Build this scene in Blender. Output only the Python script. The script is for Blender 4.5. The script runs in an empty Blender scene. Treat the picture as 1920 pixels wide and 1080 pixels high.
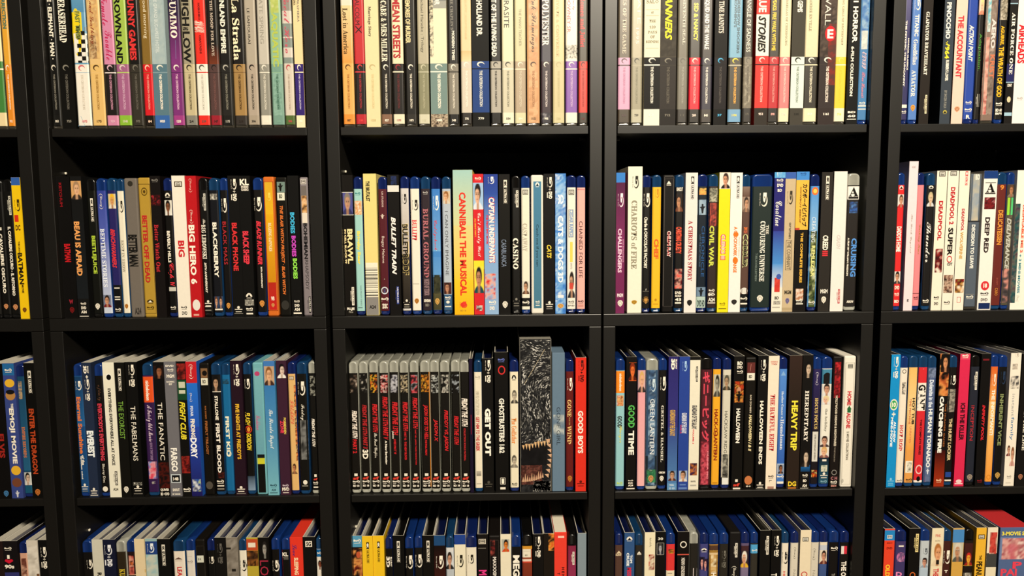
import bpy, math, random
import numpy as np
from mathutils import Matrix, Vector

# ------------------------------------------------------------------ camera, world, light
scene = bpy.context.scene
COL = scene.collection
CAM=(1387.0,0.92216,0.09916025669890609,0.007300839517088704,0.014006707218194005)
FPX, DIST, TILT, ROLL, YAW = CAM
EYE = 1.28                      # camera height above the floor (m)
MM = 0.001
cd = bpy.data.cameras.new('camera'); cam = bpy.data.objects.new('camera', cd); COL.objects.link(cam)
cd.sensor_fit = 'HORIZONTAL'; cd.sensor_width = 36.0; cd.lens = FPX / 1920 * 36.0
cd.clip_start = 0.02; cd.clip_end = 50
fw = Vector((math.sin(YAW) * math.cos(TILT), math.cos(YAW) * math.cos(TILT), -math.sin(TILT)))
rt = Vector((math.cos(YAW), -math.sin(YAW), 0)); dn = fw.cross(rt)
r2 = math.cos(ROLL) * rt + math.sin(ROLL) * dn; d2 = -math.sin(ROLL) * rt + math.cos(ROLL) * dn
cam.matrix_world = Matrix(((r2.x, -d2.x, -fw.x, 0), (r2.y, -d2.y, -fw.y, -DIST), (r2.z, -d2.z, -fw.z, EYE), (0, 0, 0, 1)))
scene.camera = cam
scene.view_settings.view_transform = 'Standard'; scene.view_settings.look = 'None'
scene.view_settings.gamma = 1.0; scene.view_settings.use_curve_mapping = False
scene.view_settings.exposure = 0.0
w = bpy.data.worlds.new('room_ambient'); scene.world = w; w.use_nodes = True
w.node_tree.nodes['Background'].inputs[0].default_value = (1.0, 0.93, 0.82, 1)
w.node_tree.nodes['Background'].inputs[1].default_value = 0.035
ld = bpy.data.lights.new('ceiling_lamp_light', 'AREA'); ld.shape = 'DISK'; ld.size = 0.26; ld.energy = 122
ld.color = (1.0, 0.89, 0.71)
lamp = bpy.data.objects.new('ceiling_lamp_light', ld); COL.objects.link(lamp)
lamp.location = (0.62, -2.15, EYE + 1.40)
lamp.rotation_euler = (Vector((0.0, 0, EYE - 0.2)) - lamp.location).to_track_quat('-Z', 'Y').to_euler()

# ------------------------------------------------------------------ materials
def lin(h):
    v = [int(h[i:i + 2], 16) / 255 for i in (0, 2, 4)]
    return tuple((x / 12.92 if x <= .04045 else ((x + .055) / 1.055) ** 2.4) ** 1.08 * .9 for x in v)

def mat(name, col, rough=.4, spec=.5, coat=0., noise=0., scale=60., bump=0., trans=0., metal=0., attr=False, coatr=.12):
    m = bpy.data.materials.new(name); m.use_nodes = True
    nt = m.node_tree; p = nt.nodes['Principled BSDF']
    p.inputs['Roughness'].default_value = rough; p.inputs['Specular IOR Level'].default_value = spec
    p.inputs['Coat Weight'].default_value = coat; p.inputs['Coat Roughness'].default_value = coatr
    p.inputs['Transmission Weight'].default_value = trans; p.inputs['Metallic'].default_value = metal
    tc = nt.nodes.new('ShaderNodeTexCoord')
    nz = nt.nodes.new('ShaderNodeTexNoise'); nz.inputs['Scale'].default_value = scale; nz.inputs['Detail'].default_value = 4
    nt.links.new(tc.outputs['Object'], nz.inputs['Vector'])
    rmp = nt.nodes.new('ShaderNodeMapRange'); rmp.inputs[3].default_value = 1 - noise; rmp.inputs[4].default_value = 1 + noise
    nt.links.new(nz.outputs['Fac'], rmp.inputs[0])
    mul = nt.nodes.new('ShaderNodeMixRGB'); mul.blend_type = 'MULTIPLY'; mul.inputs[0].default_value = 1
    if attr:
        at = nt.nodes.new('ShaderNodeAttribute'); at.attribute_name = 'print'
        nt.links.new(at.outputs['Color'], mul.inputs[1])
    else:
        mul.inputs[1].default_value = (*col, 1)
    nt.links.new(rmp.outputs[0], mul.inputs[2]); nt.links.new(mul.outputs[0], p.inputs['Base Color'])
    if bump:
        bp = nt.nodes.new('ShaderNodeBump'); bp.inputs['Strength'].default_value = bump; bp.inputs['Distance'].default_value = .0004
        nt.links.new(nz.outputs['Fac'], bp.inputs['Height']); nt.links.new(bp.outputs[0], p.inputs['Normal'])
    return m

M = dict(
    paper=mat('printed_sleeve_paper', 0, .38, .4, .1, .05, 300, 0, attr=True),
    film=mat('printed_paper_under_film', 0, .4, .4, .5, .05, 300, 0, attr=True, coatr=.25),
    card=mat('printed_cardboard', 0, .5, .16, 0, .05, 260, .03, attr=True),
    blue0=mat('blue_case_plastic', lin('193a7c'), .22, .5, .6, .08, 40, .02),
    blue1=mat('navy_case_plastic', lin('172a66'), .22, .5, .6, .08, 40, .02),
    blue2=mat('teal_blue_case_plastic', lin('1a446e'), .22, .5, .6, .08, 40, .02),
    navy=mat('shaded_blue_case_plastic', lin('101a44'), .28, .5, .3, .08, 40, .02),  # same blue plastic, colour darkened to stand for shade inside the sleeves
    black=mat('black_case_plastic', lin('141312'), .25, .5, .5, .1, 40, .02),
    grey=mat('clear_grey_case_plastic', lin('c4c4b8'), .25, .5, .6, .25, 90, .06, trans=.25),
    clear=mat('clear_case_plastic', lin('4a463e'), .2, .5, .6, .3, 120, .05, trans=.2),
    wood=mat('black_brown_wood_foil', lin('191714'), .41, .5, 0, .15, 18, .02),
    dark=mat('black_back_board', lin('100f0d'), .6, .3, 0, .1, 20, 0),
    pin=mat('pale_peg_plastic', (.75, .7, .58), .3, .5, 0, .05, 80, 0),
    wall=mat('painted_wall', lin('6a655c'), .8, .3, 0, .04, 12, .02),
    floor=mat('dark_floor_boards', lin('4a3a2c'), .45, .5, 0, .2, 9, .03),
)

# ------------------------------------------------------------------ helpers
def link(o, parent=None):
    COL.objects.link(o)
    if parent: o.parent = parent
    return o

def mesh_obj(name, verts, faces, m, parent=None, cols=None, smooth=None):
    me = bpy.data.meshes.new(name); me.from_pydata(verts, [], faces)
    if cols is not None:
        a = me.color_attributes.new('print', 'FLOAT_COLOR', 'POINT')
        arr = np.ones((len(verts), 4), np.float32); arr[:, :3] = np.asarray(cols, np.float32)
        a.data.foreach_set('color', arr.ravel())
    me.materials.append(m)
    if smooth is not None:
        me.shade_smooth(); me.set_sharp_from_angle(angle=math.radians(smooth))
    return link(bpy.data.objects.new(name, me), parent)

def box_data(x0, x1, y0, y1, z0, z1, bev=0.0):
    if not bev:
        v = [(x, y, z) for z in (z0, z1) for y in (y0, y1) for x in (x0, x1)]
        f = [(0, 2, 3, 1), (4, 5, 7, 6), (0, 1, 5, 4), (1, 3, 7, 5), (3, 2, 6, 7), (2, 0, 4, 6)]
        return v, f
    import bmesh
    bm = bmesh.new(); v, f = box_data(x0, x1, y0, y1, z0, z1)
    vs = [bm.verts.new(p) for p in v]
    for q in f: bm.faces.new([vs[i] for i in q])
    bmesh.ops.bevel(bm, geom=bm.edges[:], offset=bev, segments=2, affect='EDGES', profile=.5)
    bm.verts.index_update()
    out = [tuple(p.co) for p in bm.verts], [tuple(p.index for p in q.verts) for q in bm.faces]
    bm.free(); return out

def box(name, x0, x1, y0, y1, z0, z1, m, parent=None, bev=0.0):
    v, f = box_data(x0, x1, y0, y1, z0, z1, bev)
    return mesh_obj(name, v, f, m, parent)

def structure(o):
    o['kind'] = 'structure'; return o

# ------------------------------------------------------------------ room shell
structure(box('floor', -3, 3, -2.6, .40, -.05, 0, M['floor']))
structure(box('wall_back', -3, 3, .33, .40, 0, 2.75, M['wall']))

# ------------------------------------------------------------------ bookcases
DEPTH = .30
SH = {1: 108.0, 2: -125.7, 3: -358.5, 4: -591.3}          # shelf tops, mm relative to the eye
def zz(mm): return EYE + mm * MM
BC = {'A': (-913.0, -572.3, 15.7), 'B': (-564.6, -220.6, 15.8), 'C': (-212.8, 125.3, 15.5), 'D': (127.8, 471.1, 15.4), 'E': (480.2, 823.0, 15.2)}
BLAB = {'A': 'black-brown bookcase at the far left, mostly outside the picture',
        'B': 'black-brown bookcase of disc cases, second from the left',
        'C': 'black-brown bookcase in the middle of the wall of disc cases',
        'D': 'black-brown bookcase of disc cases, second from the right',
        'E': 'black-brown bookcase cut off by the right edge of the picture'}
for k, (x0, x1, t) in BC.items():
    x0, x1, t = x0 * MM, x1 * MM, t * MM
    r = link(bpy.data.objects.new('bookcase', None)); r.location = ((x0 + x1) / 2, 0, 0)
    r['label'] = BLAB[k]; r['category'] = 'bookcase'; r['group'] = 'bookcases side by side along the wall'
    hw = (x1 - x0) / 2
    zf1, zf0 = zz(-125.7), zz(-141.2)
    # upper and lower side panels meet the full-width fixed shelf
    for s in (-1, 1):
        a, b = sorted((s * hw, s * (hw - t)))
        box('side_panel', a, b, 0, DEPTH, .0, zf0 - .0004, M['wood'], r, .0007)
        box('side_panel', a, b, 0, DEPTH, zf1 + .0004, zz(830), M['wood'], r, .0007)
    box('fixed_shelf', -hw, hw, 0, DEPTH, zf0, zf1, M['wood'], r, .0007)
    box('top_panel', -hw, hw, 0, DEPTH, zz(830.4), zz(846), M['wood'], r, .0007)
    box('back_panel', -hw + t, hw - t, DEPTH - .012, DEPTH - .006, .03, zz(829), M['dark'], r)
    box('plinth', -hw + t, hw - t, .02, .035, 0, .06, M['wood'], r, .0007)
    for z in (575.0, 341.5, 108.0, -358.5, -591.3, -824.0, -1057.0):
        tt = 10.0
        box('shelf', -hw + t + .0012, hw - t - .0012, .0035, DEPTH - .013, zz(z - tt), zz(z), M['wood'], r, .0007)
    # shelf supports under the adjustable shelves, and the bright caps of the spare peg holes
    for z in (341.5, 108.0, -358.5, -591.3):
        for sd in (-1, 1):
            xx = sd * (hw - t)
            v, f = box_data(min(xx, xx - sd * .009), max(xx, xx - sd * .009), .030, .038, zz(z - 15.5), zz(z - 10.2), .0008)
            mesh_obj('shelf_support', v, f, M['wood'], r, smooth=40)
        xx = -(hw - t)
        v, f = box_data(xx, xx + .0022, .0260, .0290, zz(z - 54), zz(z - 51), .0007)
        mesh_obj('peg_hole_cap', v, f, M['pin'], r, smooth=60)

# ------------------------------------------------------------------ printed spine artwork
BOLD = {}
def style_text(s, st):
    base = {'f': (0x1D400, 0x1D41A, 0x1D7CE), 'c': (0x1D4D0, 0x1D4EA, None), 'g': (0x1D56C, 0x1D586, None)}.get(st)
    if not base: return s
    o = ''
    for ch in s:
        if 'A' <= ch <= 'Z': o += chr(base[0] + ord(ch) - 65)
        elif 'a' <= ch <= 'z': o += chr(base[1] + ord(ch) - 97)
        elif ch.isdigit() and base[2]: o += chr(base[2] + int(ch))
        else: o += ch
    return o

TEXTS = {}          # (string, style) -> curve object, later -> (verts, faces)
REQ = []
def request_text(pb, s, st, u0, u1, z0, z1, rot, col, off):
    TEXTS.setdefault((s, st), None); REQ.append((pb, s, st, u0, u1, z0, z1, rot, tuple(min(.95, x * 1.12) for x in lin(col)), off))

class PB:
    """flat print on one spine; coordinates in mm, (u, z); the surface height comes from ys(u)"""
    def __init__(s, ys): s.v = []; s.f = []; s.c = []; s.ys = ys
    def poly(s, pts, col, off):
        i = len(s.v)
        for u, z in pts: s.v.append((u, s.ys(u) - off, z)); s.c.append(col)
        s.f.append(tuple(range(i, i + len(pts))))
    def rect(s, u0, u1, z0, z1, c0, c1, off, br=()):
        us = [u0] + [q for q in br if u0 + .05 < q < u1 - .05] + [u1]
        for a, b in zip(us, us[1:]):
            i = len(s.v)
            for u, z, c in ((a, z0, c1), (b, z0, c1), (b, z1, c0), (a, z1, c0)): s.v.append((u, s.ys(u) - off, z)); s.c.append(c)
            s.f.append((i, i + 1, i + 2, i + 3))
    def ell(s, u0, u1, z0, z1, col, off, n=18, a0=0, a1=360):
        cu, cz, ru, rz = (u0 + u1) / 2, (z0 + z1) / 2, (u1 - u0) / 2, (z1 - z0) / 2
        s.poly([(cu + ru * math.cos(math.radians(a0 + (a1 - a0) * k / n)), cz + rz * math.sin(math.radians(a0 + (a1 - a0) * k / n))) for k in range(n if a1 - a0 == 360 else n + 1)], col, off)
    def arc(s, u0, u1, z0, z1, col, off, a0, a1, th=.2, taper=True, n=16):
        cu, cz, ru, rz = (u0 + u1) / 2, (z0 + z1) / 2, (u1 - u0) / 2, (z1 - z0) / 2
        i = len(s.v)
        for k in range(n + 1):
            a = math.radians(a0 + (a1 - a0) * k / n); t = th * (math.sin(math.pi * (k / n) ** .9) * .9 + .1 if taper else 1)
            for q in (1, 1 - t):
                u = cu + ru * q * math.cos(a); s.v.append((u, s.ys(u) - off, cz + rz * q * math.sin(a))); s.c.append(col)
        for k in range(n): s.f.append((i + 2 * k, i + 2 * k + 2, i + 2 * k + 3, i + 2 * k + 1))
    def grid(s, u0, u1, z0, z1, nu, nz, fn, off):
        i = len(s.v)
        for b in range(nz + 1):
            for a in range(nu + 1):
                u = u0 + (u1 - u0) * a / nu
                s.v.append((u, s.ys(u) - off, z0 + (z1 - z0) * b / nz)); s.c.append(fn(a / nu, b / nz))
        w = nu + 1
        for b in range(nz):
            for a in range(nu): j = i + b * w + a; s.f.append((j, j + 1, j + w + 1, j + w))
    def build(s, name, parent, m):
        if not s.v: return None
        return mesh_obj(name, [(x * MM, y * MM, z * MM) for x, y, z in s.v], s.f, m, parent, s.c)

def mixc(a, b, t): return tuple(x + (y - x) * t for x, y in zip(a, b))

def picture(pb, u0, u1, z0, z1, cols, cell, off, rng):
    cs = [lin(c) for c in cols.split()]
    st = max(.7, cell * .5)
    nu, nz = max(3, int((u1 - u0) / st)), max(3, int((z1 - z0) / st))
    wl = cell * 1.3
    gx, gz = int((u1 - u0) / wl) + 3, int((z1 - z0) / wl) + 3
    G = [np.array([[rng.random() for _ in range(gx * q)] for _ in range(gz * q)]) for q in (1, 2)]
    def smp(g, x, y):
        x0, y0 = int(x), int(y); fx, fy = x - x0, y - y0; h, w = g.shape
        x1, y1 = min(x0 + 1, w - 1), min(y0 + 1, h - 1); x0, y0 = min(x0, w - 1), min(y0, h - 1)
        return (g[y0, x0] * (1 - fx) + g[y0, x1] * fx) * (1 - fy) + (g[y1, x0] * (1 - fx) + g[y1, x1] * fx) * fy
    def fn(a, b):
        x, y = a * (u1 - u0) / wl, b * (z1 - z0) / wl
        v = smp(G[0], x, y) * .65 + smp(G[1], 2 * x, 2 * y) * .35
        v = min(.999, max(0, (v - .5) * 1.7 + .5)) * (len(cs) - 1)
        k = int(v); return mixc(cs[k], cs[k + 1], v - k)
    pb.grid(u0, u1, z0, z1, nu, nz, fn, off)

def portrait(pb, u0, u1, z0, z1, cols, off, rng):
    bg, hair, skin, cloth = [lin(c) for c in cols.split()]
    j = rng.uniform(-.12, .12); asp = (z1 - z0) / max(1, (u1 - u0)); ry = .36 if asp < 1.6 else .30
    tw = rng.uniform(-.12, .12); hs = rng.uniform(.0, .12)
    def ss(d, w=.16): return min(1.0, max(0.0, .5 - d / w))
    def fn(a, b):
        a = a * 2 - 1 - j; col = bg
        col = mixc(col, cloth, ss(b - (.30 - .22 * abs(a) ** 2.2), .06))
        if b < .38: col = mixc(col, mixc(skin, (0, 0, 0), .35), ss(abs(a) - .24, .2))
        col = mixc(col, hair, ss(math.hypot(a / .64, (b - .63 - hs * .4) / (ry + .05)) - 1, .2))
        fa = a - tw
        k = ss(math.hypot(fa / .48, (b - .53) / ry) - 1, .2) * ss(b - .80 + hs * abs(fa), .06)
        sk = mixc(skin, mixc(skin, hair, .55), min(1, max(0, .6 * (fa * 1.2 + .25))))
        for e in (-.2, .2):
            sk = mixc(sk, mixc(hair, (.02, .015, .01), .7), .85 * ss(math.hypot((fa - e) / .13, (b - .59) / .035) - 1, .8))
            sk = mixc(sk, hair, .6 * ss(math.hypot((fa - e) / .17, (b - .655) / .02) - 1, .8))
        sk = mixc(sk, mixc(skin, (0, 0, 0), .4), .6 * ss(math.hypot((fa - .05) / .06, (b - .50) / .07) - 1, .8))
        sk = mixc(sk, mixc(skin, (.2, .02, .02), .6), .9 * ss(math.hypot(fa / .19, (b - .395) / .025) - 1, .8))
        return mixc(col, sk, k)
    pb.grid(u0, u1, z0, z1, 20, max(20, min(40, int(20 * asp))), fn, off)

def logo(pb, kind, u0, u1, z0, z1, colh, off, rng):
    col = lin(colh); lum = sum(col) / 3; inv = '16130f' if lum > .25 else 'f0ece0'; ic = lin(inv)
    w, hgt = u1 - u0, z1 - z0; cu, cz = (u0 + u1) / 2, (z0 + z1) / 2; o2 = off + .05
    def T(s, a0, a1, b0, b1, st='b', rot=1, c=None):
        request_text(pb, s, st, u0 + a0 * w, u0 + a1 * w, z0 + b0 * hgt, z0 + b1 * hgt, rot, c or colh, o2)
    def Rr(a0, a1, b0, b1, c=col, o=off): pb.rect(u0 + a0 * w, u0 + a1 * w, z0 + b0 * hgt, z0 + b1 * hgt, c, c, o)
    if kind == 'bdv':
        pb.arc(u0 + .2 * w, u1, z0, z0 + .85 * hgt, col, off, 70, -150, .34)
        T('b', .45, .88, .3, 1.0, 'w')
        T('Blu-ray Disc', .0, .14, .05, .95, 's')
    elif kind == 'bd':
        pb.arc(u0 + .42 * w, u1, z0 + .18 * hgt, z1, col, off, 110, -100, .5); pb.ell(u0 + .5 * w, u0 + .76 * w, z0 + .42 * hgt, z0 + .8 * hgt, col, off, 10); T('Bu', .0, .48, .4, .85, 'w', 0)
        Rr(.05, .95, 0, .1)
    elif kind == 'bdp':
        logo(pb, 'bdv', u0, u1, z0 + .52 * hgt, z1, colh, off, rng)
        Rr(.35, .75, .42, .45); Rr(.5, .6, .385, .485)
        T('DVD', .3, .95, .0, .33, 'w'); Rr(.0, .15, .05, .3)
    elif kind == 'uhd':
        Rr(.35, 1, 0, 1); T('ULTRA HD', .5, .86, .06, .94, 'b', 1, inv); T('Blu-ray', 0, .22, .2, .8, 'i')
    elif kind == '4k':
        Rr(0, 1, .68, 1); T('4K', .15, .85, .72, .96, 'w', 1, inv); T('ULTRA HD', .15, .85, .02, .62, 'b')
        Rr(0, .05, 0, .68); Rr(.95, 1, 0, .68)
    elif kind == 'wb':
        def sh(k): return [(cu + k * w * x / 2, cz + k * hgt * y / 2) for x, y in ((-.6, .85), (0, 1), (.6, .85), (1, .35), (.8, -.35), (0, -1), (-.8, -.35), (-1, .35))]
        pb.poly(sh(1), col, off); pb.poly(sh(.72), mixc(col, (0, 0, 0), .45) if lum < .6 else mixc(col, (.1, .1, .1), .5), off + .03)
        T('W', .28, .72, .3, .7, 'b', 0)
    elif kind == 'univ':
        pb.ell(cu - w * .18, cu + w * .18, cz + .05 * hgt, z1, col, off); Rr(0, 1, .38, .52); Rr(.1, .9, 0, .12)
    elif kind == 'para':
        pb.ell(u0, u1, z0 - .3 * hgt, z1, col, off, 16, 0, 180)
        pb.poly([(u0 + .2 * w, z0 + .33 * hgt), (u1 - .2 * w, z0 + .33 * hgt), (cu, z0 + .8 * hgt)], ic, off + .03); Rr(.1, .9, .1, .2)
    elif kind == 'fox':
        Rr(0, 1, 0, 1); Rr(.12, .88, .15, .85, ic, off + .03); T('20TH', .2, .8, .5, .8, 'b', 0); Rr(.2, .8, .22, .42, col, off + .05)
    elif kind == 'crit':
        pb.arc(u0, u1, z0, z1, col, off, -5, -5 + 275, .52)
    elif kind == 'dis':
        T('Disney', .15, .85, .15, .85, 'c'); pb.arc(u0, u1, cz, z1, col, off, 20, 160, .14); pb.arc(u0, u1, z0, cz, col, off, 200, 340, .14)
    elif kind in ('frame', 'box'):
        t = .45; 
        for a in ((u0, u0 + t, z0, z1), (u1 - t, u1, z0, z1), (u0, u1, z0, z0 + t), (u0, u1, z1 - t, z1)): pb.rect(*a, col, col, off)
    elif kind == 'eye':
        pb.arc(u0, u1, z0, z1, col, off, 0, 360, .22, False, 20); pb.ell(cu - .2 * w, cu + .2 * w, cz - .2 * hgt, cz + .2 * hgt, col, off)
    elif kind == 'check':
        s = w / 2.5; r = 0; z = z1
        while z > z0 + s * .4:
            for c in range(3):
                if (r + c) % 2 == 0: pb.rect(u0 + c * s, min(u1, u0 + (c + 1) * s), max(z0, z - s), z, col, col, off)
            z -= s; r += 1
    elif kind == 'bars':
        z = z1
        while z > z0:
            t = rng.choice((.5, .7, 1.2, .4)); pb.rect(u0, u1, max(z0, z - t), z, col, col, off); z -= t + rng.choice((.8, 1.2, 1.8, 2.6))
    elif kind == 'tri1':
        pb.poly([(u0, z0 + .3 * hgt), (u1, z0 + .3 * hgt), (cu, z1)], col, off); Rr(0, 1, 0, .15)
    elif kind == '3d':
        T('3D', .0, .62, 0, 1, 'w'); T('BLU-RAY', .72, 1, .05, .95, 'b')
    elif kind == 'teeth':
        n = 9
        for k in range(n):
            x = u0 + w * (k + .5) / n; zt = z0 + hgt * (.35 + .45 * k / n) + .8 * math.sin(k * 1.7); l = hgt * (.35 + .2 * ((k * 7) % 3) / 2)
            pb.poly([(x - w * .045, zt), (x + w * .02, zt - l), (x + w * .05, zt + .3)], col, off)
    elif kind == 'teethu':
        n = 10
        for k in range(n):
            x = u0 + w * (k + .5) / n; zt = z0 + hgt * .1 + hgt * .35 * (k / n) ** 2; l = hgt * (.35 + .25 * ((k * 5) % 3) / 2)
            pb.poly([(x - w * .045, zt), (x + w * .05, zt - .3), (x + w * .015, zt + l)], col, off)
    elif kind == 'teethr':
        n = 8
        for k in range(n):
            z = z0 + hgt * (k + .5) / n; x = u0 + w * (.35 + .5 * math.sin(math.pi * k / n))
            pb.poly([(x + w * .3, z - hgt * .05), (x + w * .35, z + hgt * .05), (x - w * .35, z - hgt * .01 + hgt * .05)], col, off)
    elif kind == 'scales':
        for k in range(900):
            x, z = u0 + w * rng.random(), z0 + hgt * rng.random()
            q = (z - z0) / hgt; ang = 1.1 * math.sin(q * 5 + 1.2 * x / w) + rng.uniform(-.35, .35)
            l, b = rng.uniform(2.0, 6.0), rng.uniform(.5, 1.4); g = rng.random() ** 1.8 * .8 + .02
            g *= .45 + .75 * (math.sin(q * 9 + x * .25) * .5 + .5)
            ca, sa = math.cos(ang + .8), math.sin(ang + .8); c = (g, g * .97, g * .9)
            pts = [(x + ca * l * p - sa * b * r_, z + sa * l * p + ca * b * r_) for p, r_ in ((-.5, 0), (0, .5), (.5, .1), (0, -.5))]
            if all(u0 < p[0] < u1 and z0 < p[1] < z1 for p in pts): pb.poly(pts, c, off)
    elif kind == 'line':
        pb.poly([(u0, z0), (u0 + max(.4, w * .3), z0), (u1, z1), (u1 - max(.4, w * .3), z1)] if hgt > w else [(u0, z0), (u1, z0), (u1, z1), (u0, z1)], col, off)

# ------------------------------------------------------------------ disc cases
NUM = ['first', 'second', 'third', 'fourth', 'fifth', 'sixth', 'seventh', 'eighth', 'ninth', 'tenth', 'eleventh', 'twelfth', 'thirteenth', 'fourteenth',
       'fifteenth', 'sixteenth', 'seventeenth', 'eighteenth', 'nineteenth', 'twentieth', 'twenty-first', 'twenty-second', 'twenty-third']
def cname(h):
    r, g, b = [int(h[i:i + 2], 16) for i in (0, 2, 4)]
    mx, mn = max(r, g, b), min(r, g, b); s = (mx - mn) / max(1, mx); v = mx / 255
    if v < .22: return 'black'
    if s < .18: return 'white' if v > .87 else 'pale grey' if v > .68 else 'grey' if v > .4 else 'dark grey'
    import colorsys
    hu = colorsys.rgb_to_hsv(r / 255, g / 255, b / 255)[0] * 360
    if s < .34 and 20 < hu < 75: return 'cream' if v > .8 else 'beige' if v > .6 else 'grey-brown' if v > .3 else 'near-black'
    if v < .3: return 'near-black' if s < .5 else {0: 'dark red'}.get(0) if hu < 20 or hu > 330 else 'dark blue' if 190 < hu < 280 else 'dark brown' if hu < 60 else 'dark green' if hu < 170 else 'dark purple'
    if hu < 14 or hu > 345: return ('pink' if s < .55 and v > .7 else 'red' if v > .55 else 'maroon')
    if hu < 40: return 'orange' if v > .72 and s > .5 else 'tan' if v > .7 else 'brown'
    if hu < 68: return 'yellow' if v > .75 else 'olive gold'
    if hu < 165: return 'green' if v > .45 else 'dark green'
    if hu < 200: return 'teal blue' if v < .75 else 'light blue'
    if hu < 255: return ('light blue' if v > .8 and s < .55 else 'blue' if v > .5 else 'navy')
    if hu < 320: return 'purple' if v < .75 or s > .3 else 'lilac'
    return 'pink' if v > .65 else 'maroon'

KNAME = dict(bd='disc_case', uhd='disc_case', clear='disc_case', crit='disc_case', slip='sleeved_disc_case', steel='metal_disc_case', digi='boxed_disc_set')
KWORD = dict(bd='blue-capped disc case', uhd='black plastic disc case', clear='clear-capped disc case', crit='clear disc case', slip='card-sleeved disc case', steel='rounded metal disc case', digi='cardboard disc box')
ROWN = {1: 'top', 2: 'second', 3: 'third', 4: 'bottom'}
COLN = {'A': 'leftmost', 'B': 'second', 'C': 'middle', 'D': 'fourth', 'E': 'rightmost'}
CAP = dict(bd=(5.8, 15.3), uhd=(5.8, 15.3), clear=(5.8, 14.8), crit=(4.2, 1.5))
CASE_DEPTH = 135.0

def shell(name, parent, w, h, kind, m, y0=.6, depth=CASE_DEPTH):
    """moulded plastic case: rounded spine with domed top corners, flat shoulders further back"""
    rt, rb = (min(5.6, w * .46), min(3.2, w * .28)) if kind != 'crit' else (2.0, 1.5)
    def prof(ins, h1, h0, r1, r0, n=4):
        pts = []
        hw = w / 2 - ins
        for cx, cz, r, a0 in ((hw - r1, h1 - ins - r1, r1, 0), (-hw + r1, h1 - ins - r1, r1, 90), (-hw + r0, h0 + ins + r0, r0, 180), (hw - r0, h0 + ins + r0, r0, 270)):
            for k in range(n + 1):
                a = math.radians(a0 + 90 * k / n); pts.append((cx + r * math.cos(a), cz + r * math.sin(a)))
        return pts
    loops = [(y0 + .55, prof(2.9, h, 0, max(.4, rt - 2.9), .4)), (y0 + .1, prof(2.2, h, 0, max(.4, rt - 2.2), max(.4, rb - 2.2))), (y0, prof(1.5, h, 0, max(.4, rt - 1.5), max(.4, rb - 1.5))), (y0 + .5, prof(.6, h, 0, rt - .6, rb - .6)), (y0 + 1.7, prof(0, h, 0, rt, rb)),
             (10.0, prof(0, h, 0, rt, rb)), (13.0, prof(.25, h - .6, .2, 1.2, 1.0)), (depth, prof(.25, h - .6, .2, 1.2, 1.0))]
    v, f = [], []
    n = len(loops[0][1])
    for y, p in loops: v += [(x * MM, y * MM, z * MM) for x, z in p]
    for l in range(len(loops) - 1):
        for k in range(n):
            a, b = l * n + k, l * n + (k + 1) % n; f.append((a, a + n, b + n, b))
    f.append(tuple(range(n - 1, -1, -1))[::-1]); f.append(tuple(range((len(loops) - 1) * n, len(loops) * n))[::-1])
    return mesh_obj(name, v, f, m, parent, smooth=55)

def card_sleeve(parent, w, h, col, depth=CASE_DEPTH):
    """open-ended cardboard sleeve: spine board and two side boards, white cut edges and inside"""
    t = .75; pb_v, pb_f, pb_c = [], [], []
    wc = lin('e6e0d0')
    def bx(x0, x1, y0, y1, z0, z1, face_cols):
        V, F = box_data(x0, x1, y0, y1, z0, z1)
        for q, c in zip(F, face_cols):
            i = len(pb_v); pb_v.extend((V[k][0] * MM, V[k][1] * MM, V[k][2] * MM) for k in q); pb_c.extend([c] * 4); pb_f.append((i, i + 1, i + 2, i + 3))
    a = w / 2; o = col
    # faces: bottom, top, front, right, back, left
    bx(-a, a, 0, t, 0, h, (wc, wc, o, o, wc, o))
    bx(-a, -a + t, t, depth + 1, 0, h, (wc, wc, wc, wc, wc, o))
    bx(a - t, a, t, depth + 1, 0, h, (wc, wc, wc, o, wc, wc))
    return mesh_obj('slipcover', pb_v, pb_f, M['card'], parent, pb_c)

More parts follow.
